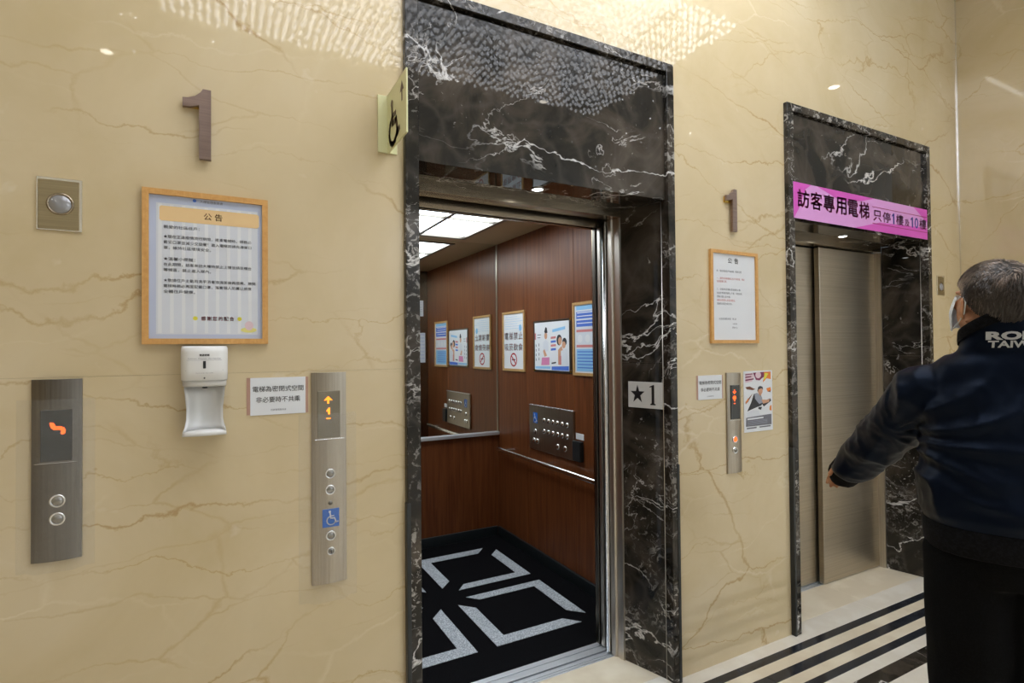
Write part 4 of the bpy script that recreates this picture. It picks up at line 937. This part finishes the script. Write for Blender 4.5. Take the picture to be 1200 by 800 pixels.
# ---- jacket
def wr(v):
    l_ = v-PB; r = l_.dot(BR); f = l_.dot(BF_); z = l_.z
    fade = min(1, max(0, (z-.96)/.06))*min(1, max(0, (1.46-z)/.08))
    # drag folds fan out from the left armpit across the back, plus fine crumple
    dx, dz = r+.29, z-1.21
    ang = math.atan2(dz, dx); rad = math.hypot(dx, dz)
    ph_ = ang*13+noise.noise(v*5)*2.6+rad*4; fan = (1-2*abs(math.sin(ph_*.5)))*.0125*min(1, rad/.16)*max(0, 1-rad/.62)*(1 if f < .05 else .4)
    hor = (1-2*abs(math.sin(z*34+r*9+noise.noise(v*6)*2)))*.0055*max(0, 1-abs(z-1.08)/.16)
    cr = noise.noise(v*11)*.007+(.5-abs(noise.noise(v*19)))*.006
    puff = .012*max(0, 1-abs(z-1.00)/.07)
    return (fan+hor+cr)*fade+puff*.6
NA, NB2 = L2W(0, -.012, 1.44), H(0, -.030, -.075)   # neck axis from the yoke to the base of the skull
def T2(z, a, b, k=28):
    t_ = max(0, (z-1.44)/max(.05, NB2.z-1.44)); c = Vector((NA.x+(NB2.x-NA.x)*t_*.75, NA.y+(NB2.y-NA.y)*t_*.75, z)); r = ell_ring(c, BR, BF_, a, b, k, 2.0)
    return [p-UPV*((p-c).dot(Vector((.12, .99, 0)))*.50*min(1, t_*1.3)) for p in r]   # the neckline dips towards the throat
jk = MB(); sa = M['satin']
jk.rings([T(.955, .200, .150, 0), T(1.0, .222, .168, 0), T(1.08, .226, .168, -.005), T(1.18, .222, .162, -.008), T(1.28, .220, .155, -.012), T(1.35, .215, .140, -.015), T(1.405, .203, .126, -.016), T(1.445, .186, .118, -.018), T(1.476, .146, .110, -.018), T2(1.508, .114, .103, 24), T2(1.534, .097, .094, 24), T2(1.556, .090, .089, 24), T2(1.566, .080, .080, 24)], sa)
limb(jk, [SHL+UPV*-.005, SHL.lerp(ELL, .5), ELL, ELL.lerp(WRL, .5), WRL+(WRL-ELL).normalized()*.045], [.090, .088, .085, .080, .066], sa)
limb(jk, [SHR, ELR, WRR], [.088, .078, .055], sa)
jo, jb = fuse(jk, 'jacket', person, .0075, 7, wr)
q = MB(); q.rings([T(.885, .204, .152), T(.89, .210, .158), T(.93, .214, .161), T(.965, .213, .161), T(.972, .206, .154)], M['rib']); q.build('hem_band', person)
q = MB(); q.rings([T2(1.545, .0975, .0955), T2(1.556, .0960, .0945), T2(1.570, .0925, .0915), T2(1.579, .0895, .0885), T2(1.581, .084, .083), T2(1.57, .081, .08), T2(1.52, .079, .078)], M['rib'], False); q.build('collar', person)
for E_, W_ in ((ELL, WRL), (ELR, WRR)):
    d = (W_-E_).normalized(); q = MB(); limb(q, [W_+d*.055, W_+d*.115], [.061, .057], M['rib']); q.build('cuff', person)
# letters printed on the back, laid onto the jacket surface
def back_text(string, u, v, width, height, bold):
    vs_, fs_ = text_mesh(string, bold, 3); x0 = min(p[0] for p in vs_); x1 = max(p[0] for p in vs_); y0 = min(p[1] for p in vs_); y1 = max(p[1] for p in vs_); q = MB()
    bm = q.bm; V = [bm.verts.new((p[0], p[1], 0)) for p in vs_]
    for f in fs_: q.face([V[i] for i in f], M['print'])
    bmesh.ops.triangulate(bm, faces=bm.faces); bmesh.ops.subdivide_edges(bm, edges=[e for e in bm.edges if e.calc_length() > .12], cuts=2)
    for vt in bm.verts:
        r = u+((vt.co.x-x0)/(x1-x0)-.5)*width; z = v+((vt.co.y-y0)/(y1-y0)-.5)*height
        hit = jb.ray_cast(L2W(r, -.6, z), BF_); vt.co = (hit[0]-BF_*.0022) if hit[0] else L2W(r, -.15, z)
    return q
q = back_text('ROBO', -.012, 1.527, .150, .024, .05); q.build('printed_lettering', person, recalc=False)
q = back_text('TAIWAN', -.012, 1.503, .140, .020, .03); q.build('printed_lettering', person, recalc=False)
# ---- trousers and shoes
tr_ = MB(); tm = M['trouser']
tr_.rings([T(.80, .175, .128), T(.86, .188, .140), T(.92, .192, .144), T(.97, .188, .140)], tm)
for s_ in (-1, 1):
    hip, knee, ank = LEG[s_]; limb(tr_, [hip+BR*.008*s_, knee, ank], [.112, .108, .095], tm)
fuse(tr_, 'trousers', person, .012, 4, lambda v: noise.noise(v*9)*.006)
q = MB(); pk = [L2W(-.192, -.02, .90), L2W(-.186, -.055, .86), L2W(-.180, -.07, .83)]; q.tube(pk, .004, tm, 8); q.build('pocket_seam', person)
for s_ in (-1, 1):
    q = MB(); R_ = []
    for f, hw, h in ((-.085, .028, .075), (-.07, .036, .085), (0, .040, .085), (.07, .046, .060), (.13, .044, .045), (.165, .030, .034)):
        c = L2W(.107*s_, f-.01, 0); R_.append([c+BR*(hw*math.cos(t_))+UPV*(.002+h*.5+h*.5*math.sin(t_)) for t_ in [2*math.pi*i/16 for i in range(16)]])
    q.rings(R_, M['shoe']); q.build('shoe', person)
# ---- face mask with ear loops
q = MB(); R_ = []
for i in range(9):
    u_ = .000-.105*i/8; row = []
    bulge = math.sin(math.pi*i/8)
    for j in range(13):
        t_ = math.radians(-72+12*j); row.append(H(math.sin(t_)*(.068-.006*abs(i-4)/4), (.032+math.cos(t_)*(.086+.016*bulge)), u_+.004))
    R_.append(row)
q.rings(R_, M['mask'], False, True, False); mk = q.build('face_mask', person)
for s_ in (-1, 1):
    q = MB(); a0 = H(.067*s_, .052, -.006); a1 = H(.067*s_, .052, -.094)
    q.tube([a0, H(.078*s_, .015, .012), H(.086*s_, -.012, .018), H(.088*s_, -.028, .002), H(.084*s_, -.022, -.030), H(.075*s_, .012, -.065), a1], .0018, M['mask'], 6); q.build('ear_loop', mk)
# ---- hair: cap plus strands
def scalp(th, ph, k=1.0):                            # th 0 crown .. pi nape side, ph around from front
    return H(math.sin(th)*math.sin(ph)*.082*k, -.014+math.sin(th)*math.cos(ph)*.104*k, .022+math.cos(th)*.094*k)
def line(ph):                                        # hairline polar angle by azimuth (0 front, pi back)
    a = abs((ph+math.pi) % (2*math.pi)-math.pi)
    if a < .7: return 1.05+.12*a
    if a < 1.35: return 1.13+(a-.7)*.35
    if a < 1.9: return 1.36+(a-1.35)*1.05
    return 1.96+(a-1.9)*.60
q = MB(); R_ = []
for i in range(15):
    R_.append([scalp(max(.02, line(p_)*i/14), p_, 1.0-.02*(i/14)**3) for p_ in [2*math.pi*j/40 for j in range(40)]])
q.rings(R_, M['hair_cap']); hp = q.build('hair', person)
vs, fs, cols = [], [], []
rnd = random.Random(3)
whorl = (.35, math.pi*.95)
for s_ in range(6500):
    ph = rnd.uniform(-math.pi, math.pi); th = line(ph)*math.sqrt(rnd.uniform(.0, 1))
    L_ = rnd.uniform(.18, .42); r0 = 1.0+rnd.uniform(.0, .06); side = abs(math.sin(ph)); back = .5-.5*math.cos(ph)
    # comb direction: from the crown outwards, the top swept sideways over to the left
    dth = .85; dph = (.9 if th < .8 else .25)*(1 if rnd.random() < .9 else -1)
    if th < .75 and math.sin(ph) > -.3: dph = -1.0
    pts = []
    for k in range(5):
        f = k/4; t2 = min(th+dth*L_*f, line(ph)+.06); p2 = ph+dph*L_*f*.7/max(.35, math.sin(max(th, .3)))
        pts.append(scalp(t2, p2, r0+.030*math.sin(f*math.pi)+(.010*f if th < line(ph)*.8 else 0)))
    grey = .14+.50*max(0, 1-th/1.25)*rnd.random()+(.75 if (th > line(ph)*.80 and side > .5) else 0)*rnd.random()+rnd.uniform(-.12, .18)
    grey += .55*noise.noise(Vector((math.sin(ph)*3.5, math.cos(ph)*3.5, th*2.5)))
    if back > .5 and th > 1.0: grey -= .6*min(1, (th-1.0)/.4)
    grey = max(.04, min(1, grey)); c = (.012+.42*grey, .008+.315*grey, .006+.25*grey, 1)
    wv_ = .0013; b0_ = len(vs)
    for k, p in enumerate(pts):
        d = (pts[min(k+1, 4)]-pts[max(k-1, 0)]).normalized(); n_ = (p-HC).normalized(); sd = d.cross(n_).normalized()*wv_*(1-.75*k/4); vs += [p-sd, p+sd]; cols += [c, c]
    for k in range(4): fs.append((b0_+2*k, b0_+2*k+1, b0_+2*k+3, b0_+2*k+2))
me = bpy.data.meshes.new('hair_strands'); bb = BASE[person.name]; me.from_pydata([v-bb for v in vs], [], fs); me.materials.append(M['hair'])
ca_ = me.color_attributes.new('hair_col', 'FLOAT_COLOR', 'POINT')
ca_.data.foreach_set('color', [x for c in cols for x in c])
o = bpy.data.objects.new('hair_strands', me); COL.objects.link(o); o.parent = hp; stuff(o)
